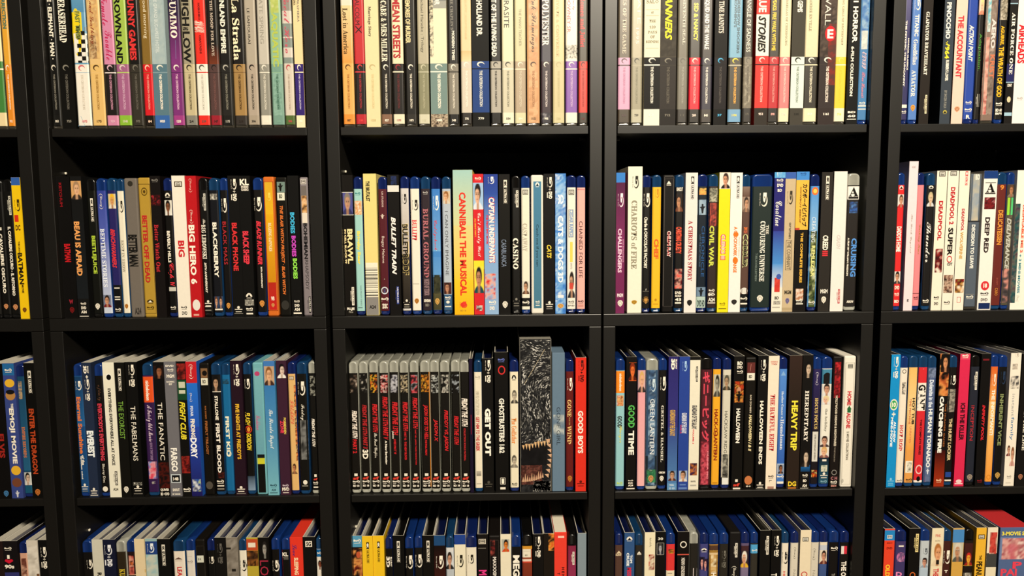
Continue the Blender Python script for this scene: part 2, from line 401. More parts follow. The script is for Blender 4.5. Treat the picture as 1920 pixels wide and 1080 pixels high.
PBS = []            # (pb, name, parent, material)
def make_case(cell, idx, total, kind, x0, w, h, base, els, rng, topc=None):
    col, row = cell[0], int(cell[1])
    r = link(bpy.data.objects.new(KNAME[kind], None))
    fy = {'slip': 7.0, 'digi': 6.6, 'steel': 7.6}.get(kind, 8.0) + rng.uniform(-.5, .9)
    r.location = ((x0 + w / 2) * MM, fy * MM, zz(SH[row]))
    if col == 'A': pos = NUM[total - 1 - idx] + ' from right'
    else: pos = NUM[idx] + ' from left'
    tcol = next((e.split(';')[6] for e in els if e[:2] == 't;'), None)
    extra = ' with %s lettering' % cname(tcol) if tcol else ''
    if not tcol:
        if any(e[:2] in ('p;', 'n;') for e in els): extra = ' with picture spine'
        elif any(e[:2] == 'l;' for e in els): extra = ' with format logo'
    r['label'] = '%s%s %s%s, %s, %s shelf, %s bookcase' % (cname(base), '-spined' if kind in CAP else '', KWORD[kind], extra, pos, ROWN[row], COLN[col])
    r['category'] = 'disc case'; r['group'] = 'disc cases on the %s shelf of the %s bookcase' % (ROWN[row], COLN[col])
    bc = lin(base); a = w / 2
    if kind in CAP:
        c0, c1 = CAP[kind]
        pm = {'bd': M[rng.choice(('blue0', 'blue0', 'blue1', 'blue2'))], 'uhd': M['black'], 'clear': M['grey'], 'crit': M['clear']}[kind]
        shell('case_shell', r, w, h, kind, pm)
        e0 = a - .45; P = ((a - 2.3, 0.0), (a - 1.7, .15), (a - 1.1, .48), (a - .45, 1.1))
        def ys(u, P=P):
            u = abs(u)
            if u <= P[0][0]: return 0.0
            for (p, yp), (q, yq) in zip(P, P[1:]):
                if u <= q + 1e-6: return yp + (yq - yp) * (u - p) / (q - p)
            return P[-1][1]
        br = tuple(-p for p, _ in P[2::-1]) + tuple(p for p, _ in P[:3]); lo, hi, ue = c0, h - c1, e0; m = M['film' if kind == 'crit' else 'paper']; nm = 'spine_insert'
    elif kind == 'slip':
        card_sleeve(r, w, h, bc)
        inner = shell('inner_case', r, w - 1.9, h - 5.5, 'bd', M['black'] if ('4k' in str(els) or 'uhd' in str(els)) else M['navy'], y0=1.4, depth=CASE_DEPTH - 2)
        inner.location.z = .001
        def ys(u): return 0.0
        br = (); lo, hi, ue = .05, h - .05, a - .02; m = M['card']; nm = 'spine_print'
    elif kind == 'steel':
        v, f = box_data(-a * MM, a * MM, .0006, CASE_DEPTH * MM, 0, h * MM, .0019)
        mesh_obj('metal_body', v, f, M['card'], r, [bc] * len(v))
        def ys(u): return 0.45
        br = (); lo, hi, ue = 3.0, h - 3.0, a - 2.0; m = M['card']; nm = 'spine_print'
    else:
        v, f = box_data(-a * MM, a * MM, .0002, CASE_DEPTH * MM, 0, h * MM, .0005)
        mesh_obj('box_body', v, f, M['card'], r, [bc] * len(v))
        if topc:
            tv = [(x * MM, y * MM, (h + .05) * MM) for x, y in ((-a + .6, .8), (a - .6, .8), (a - .6, CASE_DEPTH - .8), (-a + .6, CASE_DEPTH - .8))]
            mesh_obj('top_print', tv, [(0, 1, 2, 3)], M['card'], r, [lin(topc)] * 4)
        def ys(u): return 0.1
        br = (); lo, hi, ue = .6, h - .6, a - .6; m = M['card']; nm = 'spine_print'
    host = next((q for q in r.children if q.name.split('.')[0] in ('slipcover',)), None)
    ins = PB(ys)
    if kind in CAP: ins.rect(-ue, ue, lo, hi, bc, bc, 0, br)
    pbs = [(ins, nm)]
    for k, e in enumerate(els):
        q = e.split(';'); ty = q[0]
        if ty in 'tshl' and len(ty) == 1: txt, q = q[1], q[2:]
        else: q = q[1:]
        z0, z1, u0, u1 = float(q[0]), float(q[1]), -a + w * float(q[2]), -a + w * float(q[3]); rest = q[4:]
        off = .06 + .012 * k
        if ty == 'b':
            u0, u1 = max(-ue, u0), min(ue, u1); z0, z1 = max(lo, z0), min(hi, z1)
            if kind in CAP: bp = ins
            else: bp = PB(ys); pbs.append((bp, 'printed_band'))
            bp.rect(u0, u1, z0, z1, lin(rest[0]), lin(rest[1]), .02 + .008 * k, br)
        elif ty in ('t', 's', 'h'):
            if u0 > u1: u0, u1 = u1, u0
            tb = PB(ys); pbs.append((tb, 'title' if ty == 't' else 'small_print'))
            request_text(tb, txt, rest[1], max(-a + .6, u0), min(a - .6, u1), z0, z1, 0 if ty == 'h' else 1, rest[0], off + .12)
        elif ty == 'n':
            pb = PB(ys); pbs.append((pb, 'picture')); picture(pb, max(-ue, u0), min(ue, u1), z0, z1, rest[0], float(rest[1]), off, rng)
        elif ty == 'p':
            pb = PB(ys); pbs.append((pb, 'portrait')); portrait(pb, max(-ue, u0), min(ue, u1), z0, z1, rest[0], off, rng)
        elif ty == 'l':
            u0, u1 = (u0, u1) if u0 >= -a else (-ue, -ue + .8)
            pb = PB(ys); pbs.append((pb, 'teeth_print' if txt.startswith('teeth') else 'scale_print' if txt == 'scales' else 'logo' if txt not in ('frame', 'box', 'line', 'bars', 'check') else 'printed_pattern')); logo(pb, txt, u0, u1, z0, z1, rest[0], off + .03, rng)
        else:
            c = lin(rest[0]); pb = PB(ys); pbs.append((pb, 'emblem')); cu, cz = (u0 + u1) / 2, (z0 + z1) / 2; W, H = u1 - u0, z1 - z0
            if ty == 'e': pb.ell(u0, u1, z0, z1, c, off)
            elif ty == 'r': pb.arc(u0, u1, z0, z1, c, off, 0, 360, .28, False, 22)
            elif ty == 'e2': pb.poly([(u0 + .3, z0), (u1 - .3, z0), (u1, z0 + .3), (u1, z1 - .3), (u1 - .3, z1), (u0 + .3, z1), (u0, z1 - .3), (u0, z0 + .3)], c, off)
            elif ty == 'tri': pb.poly([(u0, z0), (u1, z0), (cu, z1)], c, off)
            elif ty == 'man':
                pb.ell(cu - .16 * W, cu + .16 * W, z1 - .28 * H, z1, c, off)
                pb.poly([(cu - .12 * W, z0), (cu + .12 * W, z0), (cu + .22 * W, cz), (u1, z1 - .3 * H), (cu, z1 - .25 * H), (u0, z1 - .35 * H), (cu - .22 * W, cz)], c, off)
            elif ty == 'heart': pb.poly([(cu, z0), (u1, cz + .1 * H), (u1 - .1 * W, z1), (cu + .15 * W, z1), (cu, z1 - .15 * H), (cu - .15 * W, z1), (u0 + .1 * W, z1), (u0, cz + .1 * H)], c, off)
            elif ty == 'pl': pb.rect(cu - .1 * W, cu + .1 * W, z0, z1, c, c, off); pb.rect(u0, u1, cz - .15 * H, cz + .15 * H, c, c, off + .01)
            else: pb.poly([(u0, z0), (u0 + .6, z0), (u1, z1), (u1 - .6, z1)], c, off)
    PBS.append((pbs, r, host, m))

DATA = r'''
@A1
crit,-619.3,15.7,173.8,f0dcae|b;20.3;81.5;0;1;4c8a45;4c8a45|b;71.4;73.3;0;1;f0ecd0;f0ecd0
crit,-603.0,9.1,173.7,e8ad3c|b;120.0;172.2;0;1;dca545;dca545|t;RESURRECTION;120.0;170.7;0.3;0.8;4f7565;b|b;17.0;78.0;0;1;e8952f;e8952f|b;67.7;68.3;0;1;e8ad3c;e8ad3c|b;4.2;17.0;0;1;e8952f;e8952f|l;crit;70.5;77.3;0.28;0.72;f4ecdc|s;THE CRITERION COLLECTION;24.2;66.1;0.42;0.6;f4ecdc;b|h;912;8.4;11.3;0.33;0.67;f4ecdc;b
@B1
crit,-548.6,11.8,173.9,12110e|t;THE · ELEPHANT · MAN ·;83.3;165.0;0.3;0.72;f4ecdc;b|b;16.7;77.7;0;1;12110e;12110e|b;67.4;68.1;0;1;12110e;12110e|b;4.2;16.7;0;1;171613;171613|l;crit;70.3;77.1;0.28;0.72;e8e0d0|s;THE CRITERION COLLECTION;23.9;65.8;0.42;0.6;8a857a;b|h;1051;8.1;11.0;0.33;0.67;e8e0d0;b
slip,-536.0,16.5,175.7,13120f|t;ERASERHEAD;103.2;154.1;0.2;0.72;f4ecdc;f|b;16.7;77.7;0;1;13120f;13120f|b;67.4;68.0;0;1;13120f;13120f|b;0.0;16.7;0;1;13120f;13120f|l;crit;70.2;77.0;0.28;0.72;8a857a|s;THE CRITERION COLLECTION;23.9;65.8;0.42;0.6;6a665e;b|h;725;8.0;10.9;0.33;0.67;8a857a;b
crit,-518.2,17.8,173.7,6fa3c4|b;139.2;172.2;0;1;6fa3c4;5a93ba|b;114.1;139.2;0;0.7;f0d820;f0d820|b;122.0;139.2;0.7;1;6fa3c4;6fa3c4|b;79.5;114.1;0;1;f2ede2;f2ede2|l;check;79.5;122.0;0.3;1;1a1814|e;87.4;143.9;0;0.66;f0d820|t;FAST TIMES;107.6;140.8;0.22;0.62;c8c060;b|t;FAST TIMES;107.9;140.1;0.28;0.58;6a7838;b|tri;3.7;15.8;0;0.5;6fa3c4|b;16.6;77.6;0;1;f2ede2;f2ede2|b;67.3;67.9;0;1;6fa3c4;6fa3c4|b;4.2;16.6;0;1;f2ede2;f2ede2|l;crit;70.1;76.9;0.28;0.72;d86a70|s;THE CRITERION COLLECTION;23.8;65.7;0.42;0.6;dcd2c4;b|h;1075;7.9;10.8;0.33;0.67;d86a70;b
crit,-500.0,17.0,173.9,e8c488|n;84.1;172.4;0.05;0.8;e8c488 e0b878 caa070 e8cc90;3|t;Fear and Loathing;101.5;170.9;0.15;0.55;8a3a20;c|n;84.1;111.7;0.12;0.62;caa070 8a6a48 e0c090 705038;2|b;16.5;77.5;0;1;e8c27c;e8c27c|b;67.2;67.8;0;1;e8c488;e8c488|b;4.2;16.5;0;1;e8c27c;e8c27c|l;crit;70.1;76.9;0.28;0.72;5a4020|s;THE CRITERION COLLECTION;23.7;65.6;0.42;0.6;b08848;b|h;175;7.8;10.7;0.33;0.67;5a4020;b
crit,-482.7,14.8,174.3,d890b2|t;Female;123.4;159.3;0.1;0.6;c01f58;c|t;Trouble;82.5;117.2;0.25;0.8;c01f58;c|b;16.4;77.4;0;1;221d1c;221d1c|b;66.8;68.2;0;1;efe2e0;efe2e0|b;4.2;16.4;0;1;d890b2;d890b2|l;crit;70.0;76.8;0.28;0.72;e0b8c8|s;THE CRITERION COLLECTION;23.6;65.5;0.42;0.6;c890a8;b|h;929;7.7;10.6;0.33;0.67;e0b8c8;b
crit,-467.6,16.1,174.2,a8c458|t;FROWNLAND;77.7;162.1;0.14;0.6;12120c;b|b;16.3;77.4;0;1;a86890;a86890|b;66.7;68.2;0;1;b8d070;b8d070|b;4.2;16.3;0;1;92c040;92c040|l;crit;69.9;76.7;0.28;0.72;e0d0c8|s;THE CRITERION COLLECTION;23.5;65.5;0.42;0.6;d0a8c0;b|h;1141;7.6;10.5;0.33;0.67;e0d0c8;b
crit,-451.2,14.2,174.2,16130f|t;FUNNY GAMES;82.0;159.6;0.12;0.68;d83a3a;b|b;16.2;77.3;0;1;3a362e;3a362e|b;67.0;67.6;0;1;16130f;16130f|b;4.2;16.2;0;1;3a362e;3a362e|l;crit;69.8;76.7;0.28;0.72;7a756a|s;THE CRITERION COLLECTION;23.4;65.4;0.42;0.6;6a655c;b|h;975;7.5;10.4;0.33;0.67;7a756a;b
crit,-436.1,12.7,173.8,8a6c30|t;good morning;107.9;156.4;0.3;0.7;e8dcc0;s|b;4.2;5.7;0;1;c09038;c09038|b;16.1;77.2;0;1;d8222c;d8222c|b;66.9;67.6;0;1;8a6c30;8a6c30|b;4.2;16.1;0;1;221a14;221a14|l;crit;69.8;76.6;0.28;0.72;f0d0b8|s;THE CRITERION COLLECTION;23.4;65.3;0.42;0.6;e8a090;b|h;84;7.4;10.3;0.33;0.67;f0d0b8;b
slip,-423.1,17.7,176.0,a4b6ba|n;77.5;174.7;0.05;0.9;a4b6ba b0bfc0 98acb2;4|t;THE GRAND BUDAPEST HOTEL;90.1;159.2;0.3;0.52;d8dedc;s|b;16.0;31.3;0;1;2e5090;2e5090|b;16.0;77.2;0;1;607f8c;607f8c|b;66.5;68.0;0;1;88a0a8;88a0a8|b;0.0;16.0;0;1;3f6cae;3f6cae|l;crit;69.7;76.5;0.28;0.72;f4ecdc|s;THE CRITERION COLLECTION;23.3;65.3;0.42;0.6;f4ecdc;b|h;1025;7.4;10.3;0.33;0.67;f4ecdc;b
crit,-402.1,14.8,173.8,2e1c44|b;77.4;137.2;0;1;2e1c44;8a3c84|t;GUMMO;108.2;161.4;0.18;0.72;f4e6d8;f|l;line;83.7;105.8;0.5;0.56;8a90b8|b;15.9;67.1;0;1;70306e;a04488|b;15.9;77.4;0;1;84387f;84387f|b;67.1;67.7;0;1;2e1c44;2e1c44|b;4.2;15.9;0;1;a8448c;a8448c|l;crit;69.9;76.8;0.28;0.72;f4ecdc|s;THE CRITERION COLLECTION;23.2;65.5;0.42;0.6;e0b8d0;b|h;1233;7.3;10.2;0.33;0.67;f4ecdc;b
crit,-386.6,14.6,173.7,a8a088|t;HIGH;122.3;161.4;0.1;0.72;1c1a14;b|t;AND;117.1;121.5;0.15;0.6;1c1a14;b|t;LOW;78.6;116.0;0.1;0.72;1c1a14;b|b;15.9;77.3;0;1;cabd98;cabd98|b;67.0;67.6;0;1;a8a088;a8a088|b;4.2;15.9;0;1;8c8a80;8c8a80|l;crit;69.9;76.7;0.28;0.72;2a2620|s;THE CRITERION COLLECTION;23.1;65.4;0.42;0.6;6a6048;b|h;24;7.2;10.1;0.33;0.67;2a2620;b
crit,-371.3,14.8,173.7,e8382c|s;NOBUHIKO;129.3;149.6;0.4;0.58;7a1814;b|t;HOUSE;114.4;128.5;0.05;0.85;f4e8d8;c|s;OBAYASHI;89.9;111.7;0.4;0.58;7a1814;b|b;15.8;77.3;0;1;f0ece0;f0ece0|b;66.6;68.1;0;1;d83a30;d83a30|b;4.2;15.8;0;1;e8352b;e8352b|l;crit;69.8;76.6;0.28;0.72;5a5650|s;THE CRITERION COLLECTION;23.0;65.3;0.42;0.6;c8c4b8;b|h;539;7.1;10.0;0.33;0.67;5a5650;b
crit,-356.0,13.7,173.8,171310|b;77.2;100.9;0;1;171310;7a3a20|t;IN THE MOOD FOR LOVE;86.7;160.8;0.38;0.62;c8b8a8;f|b;15.7;42.2;0;1;5a4240;7a3430|b;15.7;77.2;0;1;5a4240;5a4240|b;66.9;67.5;0;1;171310;171310|b;4.2;15.7;0;1;a02434;a02434|l;crit;69.7;76.6;0.28;0.72;2a2220|s;THE CRITERION COLLECTION;22.9;65.3;0.42;0.6;7a5450;b|h;147;7.0;9.9;0.33;0.67;2a2220;b
crit,-342.2,14.6,174.3,161411|t;INLAND EMPIRE;90.1;154.6;0.22;0.62;f4ecdc;b|b;15.6;77.1;0;1;262421;262421|b;66.8;67.4;0;1;161411;161411|b;4.2;15.6;0;1;1c1b18;1c1b18|l;crit;69.7;76.5;0.28;0.72;b8b4a8|s;THE CRITERION COLLECTION;22.9;65.2;0.42;0.6;8a8678;b|h;1175;6.9;9.8;0.33;0.67;b8b4a8;b
crit,-326.4,15.5,174.3,1a1512|t;La Strada;81.5;157.0;0.12;0.68;f4e6c4;f|b;15.5;77.1;0;1;aa8854;aa8854|b;66.4;67.8;0;1;8a6a40;8a6a40|b;4.2;15.5;0;1;3a3430;3a3430|l;crit;69.6;76.4;0.28;0.72;2a2018|s;THE CRITERION COLLECTION;22.8;65.1;0.42;0.6;584020;b|h;219;6.8;9.7;0.33;0.67;2a2018;b
crit,-309.9,14.2,174.2,b6ac9c|t;LE SAMOURAÏ;100.4;142.9;0.28;0.55;2c2822;s|b;15.5;77.0;0;1;b6a898;b6a898|b;66.7;67.3;0;1;b6ac9c;b6ac9c|b;4.2;15.5;0;1;ada08e;ada08e|l;crit;69.5;76.4;0.28;0.72;1a1612|s;THE CRITERION COLLECTION;22.7;65.1;0.42;0.6;4a443a;b|h;306;6.8;9.7;0.33;0.67;1a1612;b
crit,-294.9,13.4,174.2,c8c2b6|t;LATE SPRING;101.5;158.2;0.25;0.6;9c978c;s|b;15.4;76.9;0;1;98968c;98968c|b;66.3;67.7;0;1;ece6d8;ece6d8|b;4.2;15.4;0;1;ece6d6;ece6d6|l;crit;69.5;76.3;0.28;0.72;ece6d8|s;THE CRITERION COLLECTION;22.6;65.0;0.42;0.6;dcd6c8;b|h;331;6.7;9.6;0.33;0.67;ece6d8;b
crit,-280.2,15.0,173.8,9abf9c|n;137.6;172.3;0.1;0.9;c8d080 b0c060 d8d8a0;3|t;AQUATIC;73.7;138.1;0.15;0.7;b4c055;b|n;15.3;66.5;0.05;0.9;80a696 98bcae 6a9484;3|b;15.3;76.9;0;1;80a696;80a696|b;66.5;67.2;0;1;9abf9c;9abf9c|b;4.2;15.3;0;1;7ea294;7ea294|l;crit;69.4;76.2;0.28;0.72;80a696|s;THE CRITERION COLLECTION;22.5;64.9;0.42;0.6;4a7060;b|h;300;6.6;9.5;0.33;0.67;80a696;b
crit,-264.7,12.6,173.8,d8d0c6|b;139.9;172.3;0;1;9a968e;9a968e|b;109.3;125.0;0;1;8c9690;8c9690|b;96.6;107.7;0;1;8c9690;8c9690|b;77.6;84.7;0;1;8c9690;8c9690|t;Local Hero;89.5;161.8;0.25;0.75;c8586a;c|b;15.2;41.7;0;1;d8cec0;7a9050|b;15.2;76.8;0;1;d8cec0;d8cec0|b;66.5;67.1;0;1;d8d0c6;d8d0c6|b;4.2;15.2;0;1;58703a;58703a|l;crit;69.3;76.2;0.28;0.72;c04a52|s;THE CRITERION COLLECTION;22.5;64.9;0.42;0.6;b8a898;b|h;994;6.5;9.4;0.33;0.67;c04a52;b
slip,-250.5,10.3,176.1,f0d8a8|t;LA STRADIERA;126.5;166.4;0.5;0.75;8a8478;f|t;MAMMA ROMA;146.1;169.6;0.1;0.35;3a3428;f|b;15.1;76.7;0;1;3c2c7a;3c2c7a|b;66.1;67.5;0;1;f2e6c2;f2e6c2|b;0.0;15.1;0;1;f2e6c2;f2e6c2|l;crit;69.3;76.1;0.28;0.72;f4ecdc|s;THE CRITERION COLLECTION;22.4;64.8;0.42;0.6;c8c0d8;b|h;743;6.4;9.3;0.33;0.67;f4ecdc;b
@C1
crit,-193.2,14.7,174.2,f0b060|b;145.9;172.7;0;1;e8e0cc;e8e0cc|b;78.1;145.9;0;1;e6d2a0;f0a452|t;Lost in America;88.2;142.8;0.18;0.6;5a4418;f|b;16.1;76.8;0;1;f0b668;f0b668|b;66.6;67.3;0;1;f0b060;f0b060|b;4.2;16.1;0;1;f09a42;f09a42|l;crit;69.5;76.2;0.28;0.72;6a4820|s;THE CRITERION COLLECTION;23.4;65.0;0.42;0.6;b07a38;b|h;887;7.4;10.3;0.33;0.67;6a4820;b
crit,-178.0,13.4,174.3,c8333a|t;MALCOLM;123.1;158.1;0.2;0.6;3a1014;s|t;X;112.6;122.3;0.2;0.75;1a0808;s|b;16.0;76.7;0;1;201a18;201a18|b;66.2;67.7;0;1;d84048;d84048|b;4.2;16.0;0;1;c02c38;c02c38|l;crit;69.4;76.1;0.28;0.72;e04848|s;THE CRITERION COLLECTION;23.3;65.0;0.42;0.6;a83038;b|h;1160;7.3;10.2;0.33;0.67;e04848;b
digi,-164.4,17.0,176.3,ebdcb0|t;Marriage Story;108.9;144.3;0.25;0.5;5a5446;f|b;16.0;76.7;0;1;ebdcb0;ebdcb0|b;66.5;67.1;0;1;ebdcb0;ebdcb0|b;0.0;16.0;0;1;ebdcb0;ebdcb0|l;crit;69.3;76.0;0.28;0.72;c8b88a|s;THE CRITERION COLLECTION;23.2;64.9;0.42;0.6;d8c898;b|h;1038;7.2;10.2;0.33;0.67;c8b88a;b
crit,-146.5,13.6,173.7,1f1812|t;McCABE & MRS MILLER;79.1;161.4;0.15;0.68;ece2cc;f|b;15.9;63.5;0;1;1c1612;6a4a3a|b;15.9;76.6;0;1;1c1612;1c1612|b;66.4;67.0;0;1;1f1812;1f1812|b;4.2;15.9;0;1;8c6a56;8c6a56|l;crit;69.3;76.0;0.28;0.72;f4ecdc|s;THE CRITERION COLLECTION;23.1;64.8;0.42;0.6;d8d0c0;b|h;827;7.2;10.1;0.33;0.67;f4ecdc;b
crit,-131.8,14.4,174.1,efe4c2|t;MEAN STREETS;82.9;154.4;0.12;0.75;b0242c;b|b;15.8;76.5;0;1;1f1a18;1f1a18|b;66.0;67.5;0;1;f0e6cc;f0e6cc|b;4.2;15.8;0;1;ece4ca;ece4ca|l;crit;69.2;75.9;0.28;0.72;a02830|s;THE CRITERION COLLECTION;23.0;64.7;0.42;0.6;6a2428;b|h;1191;7.1;10.0;0.33;0.67;a02830;b
crit,-116.2,14.0,174.1,1c1814|t;MEMORIES OF MURDER;100.8;155.4;0.12;0.55;e0d0a0;b|b;15.7;76.5;0;1;171410;171410|b;66.3;66.9;0;1;1c1814;1c1814|b;4.2;15.7;0;1;2c2822;2c2822|l;crit;69.1;75.8;0.28;0.72;f4ecdc|s;THE CRITERION COLLECTION;23.0;64.7;0.42;0.6;e0d8c8;b|h;1073;7.0;9.9;0.33;0.67;f4ecdc;b
crit,-100.6,14.0,174.0,bcb49c|t;Michael Haneke : Trilogy;89.6;156.9;0.28;0.58;4a4638;s|b;15.6;76.4;0;1;8e8c70;8e8c70|b;65.9;67.3;0;1;c0bca4;c0bca4|b;4.2;15.6;0;1;d6d2ba;d6d2ba|l;crit;69.1;75.8;0.28;0.72;c8c4a8|s;THE CRITERION COLLECTION;22.9;64.6;0.42;0.6;b0ac90;b|h;1155;6.9;9.8;0.33;0.67;c8c4a8;b
slip,-85.0,20.5,175.7,eee5c8|b;150.3;173.7;0;1;8a8c88;8a8c88|b;141.7;150.3;0;1;a8a8a0;a8a8a0|t;MIRROR;145.3;170.6;0.3;0.62;f4ecdc;b|n;84.0;155.0;0;0.22;eee5c8 eee5c8 d8d0b8 2a2620 eee5c8;2.2|n;0.0;15.5;0;1;2a221c 8a7868 c8b8a0 3a3028;1.5|b;15.5;76.3;0;1;7e9490;7e9490|b;65.8;67.2;0;1;e8e8dc;e8e8dc|b;0.0;15.5;0;1;5a4a40;5a4a40|l;crit;69.0;75.7;0.28;0.72;f4ecdc|s;THE CRITERION COLLECTION;22.8;64.5;0.42;0.6;f4ecdc;b|h;1084;6.8;9.7;0.33;0.67;f4ecdc;b
crit,-63.6,13.3,174.0,13110f|t;CHARLIE CHAPLIN’S;116.4;170.6;0.3;0.55;8a867c;f|t;MODERN TIMES;80.4;115.3;0.4;0.65;f4ecdc;b|b;15.4;76.2;0;1;8a8478;8a8478|b;65.7;67.1;0;1;3a3630;3a3630|b;4.2;15.4;0;1;141210;141210|l;crit;68.9;75.6;0.28;0.72;f4ecdc|s;THE CRITERION COLLECTION;22.7;64.4;0.42;0.6;e0d8c8;b|h;543;6.7;9.6;0.33;0.67;f4ecdc;b
crit,-48.0,13.7,173.7,e6d0a6|b;79.0;91.8;0;1;d8bc88;e8d4a8|t;MOONRISE KINGDOM;104.5;170.7;0.4;0.62;dcc294;c|b;17.3;53.5;0;1;d6ccbc;342c28|b;10.7;11.3;0;1;e8e0d0;e8e0d0|b;17.3;79.0;0;1;d6ccbc;d6ccbc|b;69.5;70.1;0;1;e6d0a6;e6d0a6|b;4.2;17.3;0;1;2c2622;2c2622|l;crit;72.3;78.4;0.28;0.72;f4ecdc|s;THE CRITERION COLLECTION;24.5;67.9;0.42;0.6;f0e8dc;b|h;776;8.6;11.5;0.33;0.67;f4ecdc;b
slip,-33.7,20.6,176.3,11100e|t;MULHOLLAND DR.;108.8;163.4;0.28;0.62;f4ecdc;b|b;17.2;79.0;0;1;2c4b88;2c4b88|b;69.1;70.5;0;1;0c1830;0c1830|b;0.0;17.2;0;1;10100e;10100e|l;crit;72.3;78.3;0.28;0.72;f4ecdc|s;THE CRITERION COLLECTION;24.5;67.8;0.42;0.6;d8d8d0;b|h;779;8.5;11.4;0.33;0.67;f4ecdc;b
crit,-11.8,13.7,174.3,12110f|t;NIGHT OF THE LIVING DEAD;84.5;168.1;0.15;0.6;f4ecdc;b|b;17.1;78.9;0;1;b4aea2;b4aea2|b;69.0;70.4;0;1;1a1612;1a1612|b;4.2;17.1;0;1;12100e;12100e|l;crit;72.2;78.2;0.28;0.72;1a1612|s;THE CRITERION COLLECTION;24.4;67.7;0.42;0.6;3a362e;b|h;909;8.4;11.3;0.33;0.67;1a1612;b
crit,2.5,15.0,174.0,e9e2c0|t;PARASITE;118.8;163.3;0.2;0.62;1a1812;s|b;17.0;78.8;0;1;d2ccb4;d2ccb4|b;68.9;70.4;0;1;f0ecd8;f0ecd8|b;4.2;17.0;0;1;eee8d0;eee8d0|l;crit;72.1;78.2;0.28;0.72;4a463a|s;THE CRITERION COLLECTION;24.3;67.6;0.42;0.6;8a8674;b|h;1054;8.3;11.2;0.33;0.67;4a463a;b
crit,18.0,14.3,173.8,d4cda6|t;THE PIANO TEACHER;97.1;141.3;0.4;0.62;948e72;s|b;16.9;78.8;0;1;b8a68e;b8a68e|b;68.9;70.3;0;1;e8e0c4;e8e0c4|b;4.2;16.9;0;1;dad6b0;dad6b0|l;crit;72.1;78.1;0.28;0.72;f0e8d0|s;THE CRITERION COLLECTION;24.2;67.6;0.42;0.6;d0c4ae;b|h;894;8.2;11.1;0.33;0.67;f0e8d0;b
crit,33.0,16.2,174.3,dcaa7a|n;4.2;172.8;0.03;0.97;dcaa7a e4b68a c89466 dcaa7a;4|t;Pink Flamingos;89.5;160.1;0.22;0.75;3a2418;c|b;16.9;78.7;0;1;d8a678;d8a678|b;69.1;69.7;0;1;dcaa7a;dcaa7a|b;4.2;16.9;0;1;d8a678;d8a678|l;crit;72.0;78.1;0.28;0.72;4a3018|s;THE CRITERION COLLECTION;24.1;67.5;0.42;0.6;a87850;b|h;1132;8.1;11.0;0.33;0.67;4a3018;b
crit,50.0,14.0,174.1,2a2430|b;78.6;119.9;0;1;2a2430;4a4654|t;POLYESTER;97.4;153.0;0.15;0.75;f2e2d8;f|n;4.2;16.8;0;1;2a2630 3a3640 8a868c;2|b;16.8;78.6;0;1;3c2c36;3c2c36|b;69.0;69.7;0;1;2a2430;2a2430|b;4.2;16.8;0;1;2a2630;2a2630|l;crit;71.9;78.0;0.28;0.72;f4ecdc|s;THE CRITERION COLLECTION;24.0;67.4;0.42;0.6;d8ccc8;b|h;995;8.0;10.9;0.33;0.67;f4ecdc;b
crit,64.8,14.9,174.3,dccfa2|t;PRIVATE & CONVERSE;84.1;160.8;0.3;0.55;c8ac7c;f|b;16.7;78.6;0;1;d2c69c;d2c69c|b;69.0;69.6;0;1;dccfa2;dccfa2|b;4.2;16.7;0;1;d6cca2;d6cca2|l;crit;71.8;77.9;0.28;0.72;c0b488|s;THE CRITERION COLLECTION;24.0;67.4;0.42;0.6;c4b88e;b|h;1204;7.9;10.9;0.33;0.67;c0b488;b
crit,80.5,15.2,174.3,f2eadc|t;DOWNEY SR.;111.6;155.3;0.15;0.42;c8484e;s|s;films by;139.5;157.6;0.55;0.75;d07a78;c|n;82.0;97.9;0.03;0.97;2a2824 b8b4a8 e8e4d8 5a5650;1.5|b;16.6;78.5;0;1;9165b6;9165b6|b;68.6;70.0;0;1;f2eadc;f2eadc|b;4.2;16.6;0;1;f4eeda;f4eeda|l;crit;71.8;77.8;0.28;0.72;f4ecdc|s;THE CRITERION COLLECTION;23.9;67.3;0.42;0.6;c8a8d0;b|h;33;7.9;10.8;0.33;0.67;f4ecdc;b
crit,96.6,11.7,174.0,58524a|t;Romeo and Juliet;95.0;154.8;0.12;0.68;e03a38;f|b;16.5;78.4;0;1;da4e46;da4e46|b;68.8;69.5;0;1;58524a;58524a|b;4.2;16.5;0;1;48423a;48423a|l;crit;71.7;77.8;0.28;0.72;6a2018|s;THE CRITERION COLLECTION;23.8;67.2;0.42;0.6;a83028;b|h;1165;7.8;10.7;0.33;0.67;6a2018;b
@D1
crit,145.3,15.6,173.9,6c6254|t;RULES OF THE GAME;87.5;170.0;0.35;0.65;c8bca8;f|b;20.3;82.7;0;1;dfaac8;dfaac8|b;72.8;74.2;0;1;3a3028;3a3028|b;4.2;20.3;0;1;50463a;50463a|l;crit;76.0;82.0;0.28;0.72;5a4448|s;THE CRITERION COLLECTION;27.6;71.5;0.42;0.6;c088a8;b|h;216;11.6;14.5;0.33;0.67;5a4448;b
crit,161.5,14.1,174.1,bab29a|t;SAFE;122.7;160.5;0.5;0.8;dcd6c2;s|t;1995;98.9;117.9;0.4;0.65;e8e4d4;s|b;20.2;82.6;0;1;a49e88;a49e88|b;73.0;73.7;0;1;bab29a;bab29a|b;4.2;20.2;0;1;c0bca6;c0bca6|l;crit;75.9;82.0;0.28;0.72;3a362c|s;THE CRITERION COLLECTION;27.5;71.4;0.42;0.6;8a8672;b|h;739;11.5;14.4;0.33;0.67;3a362c;b
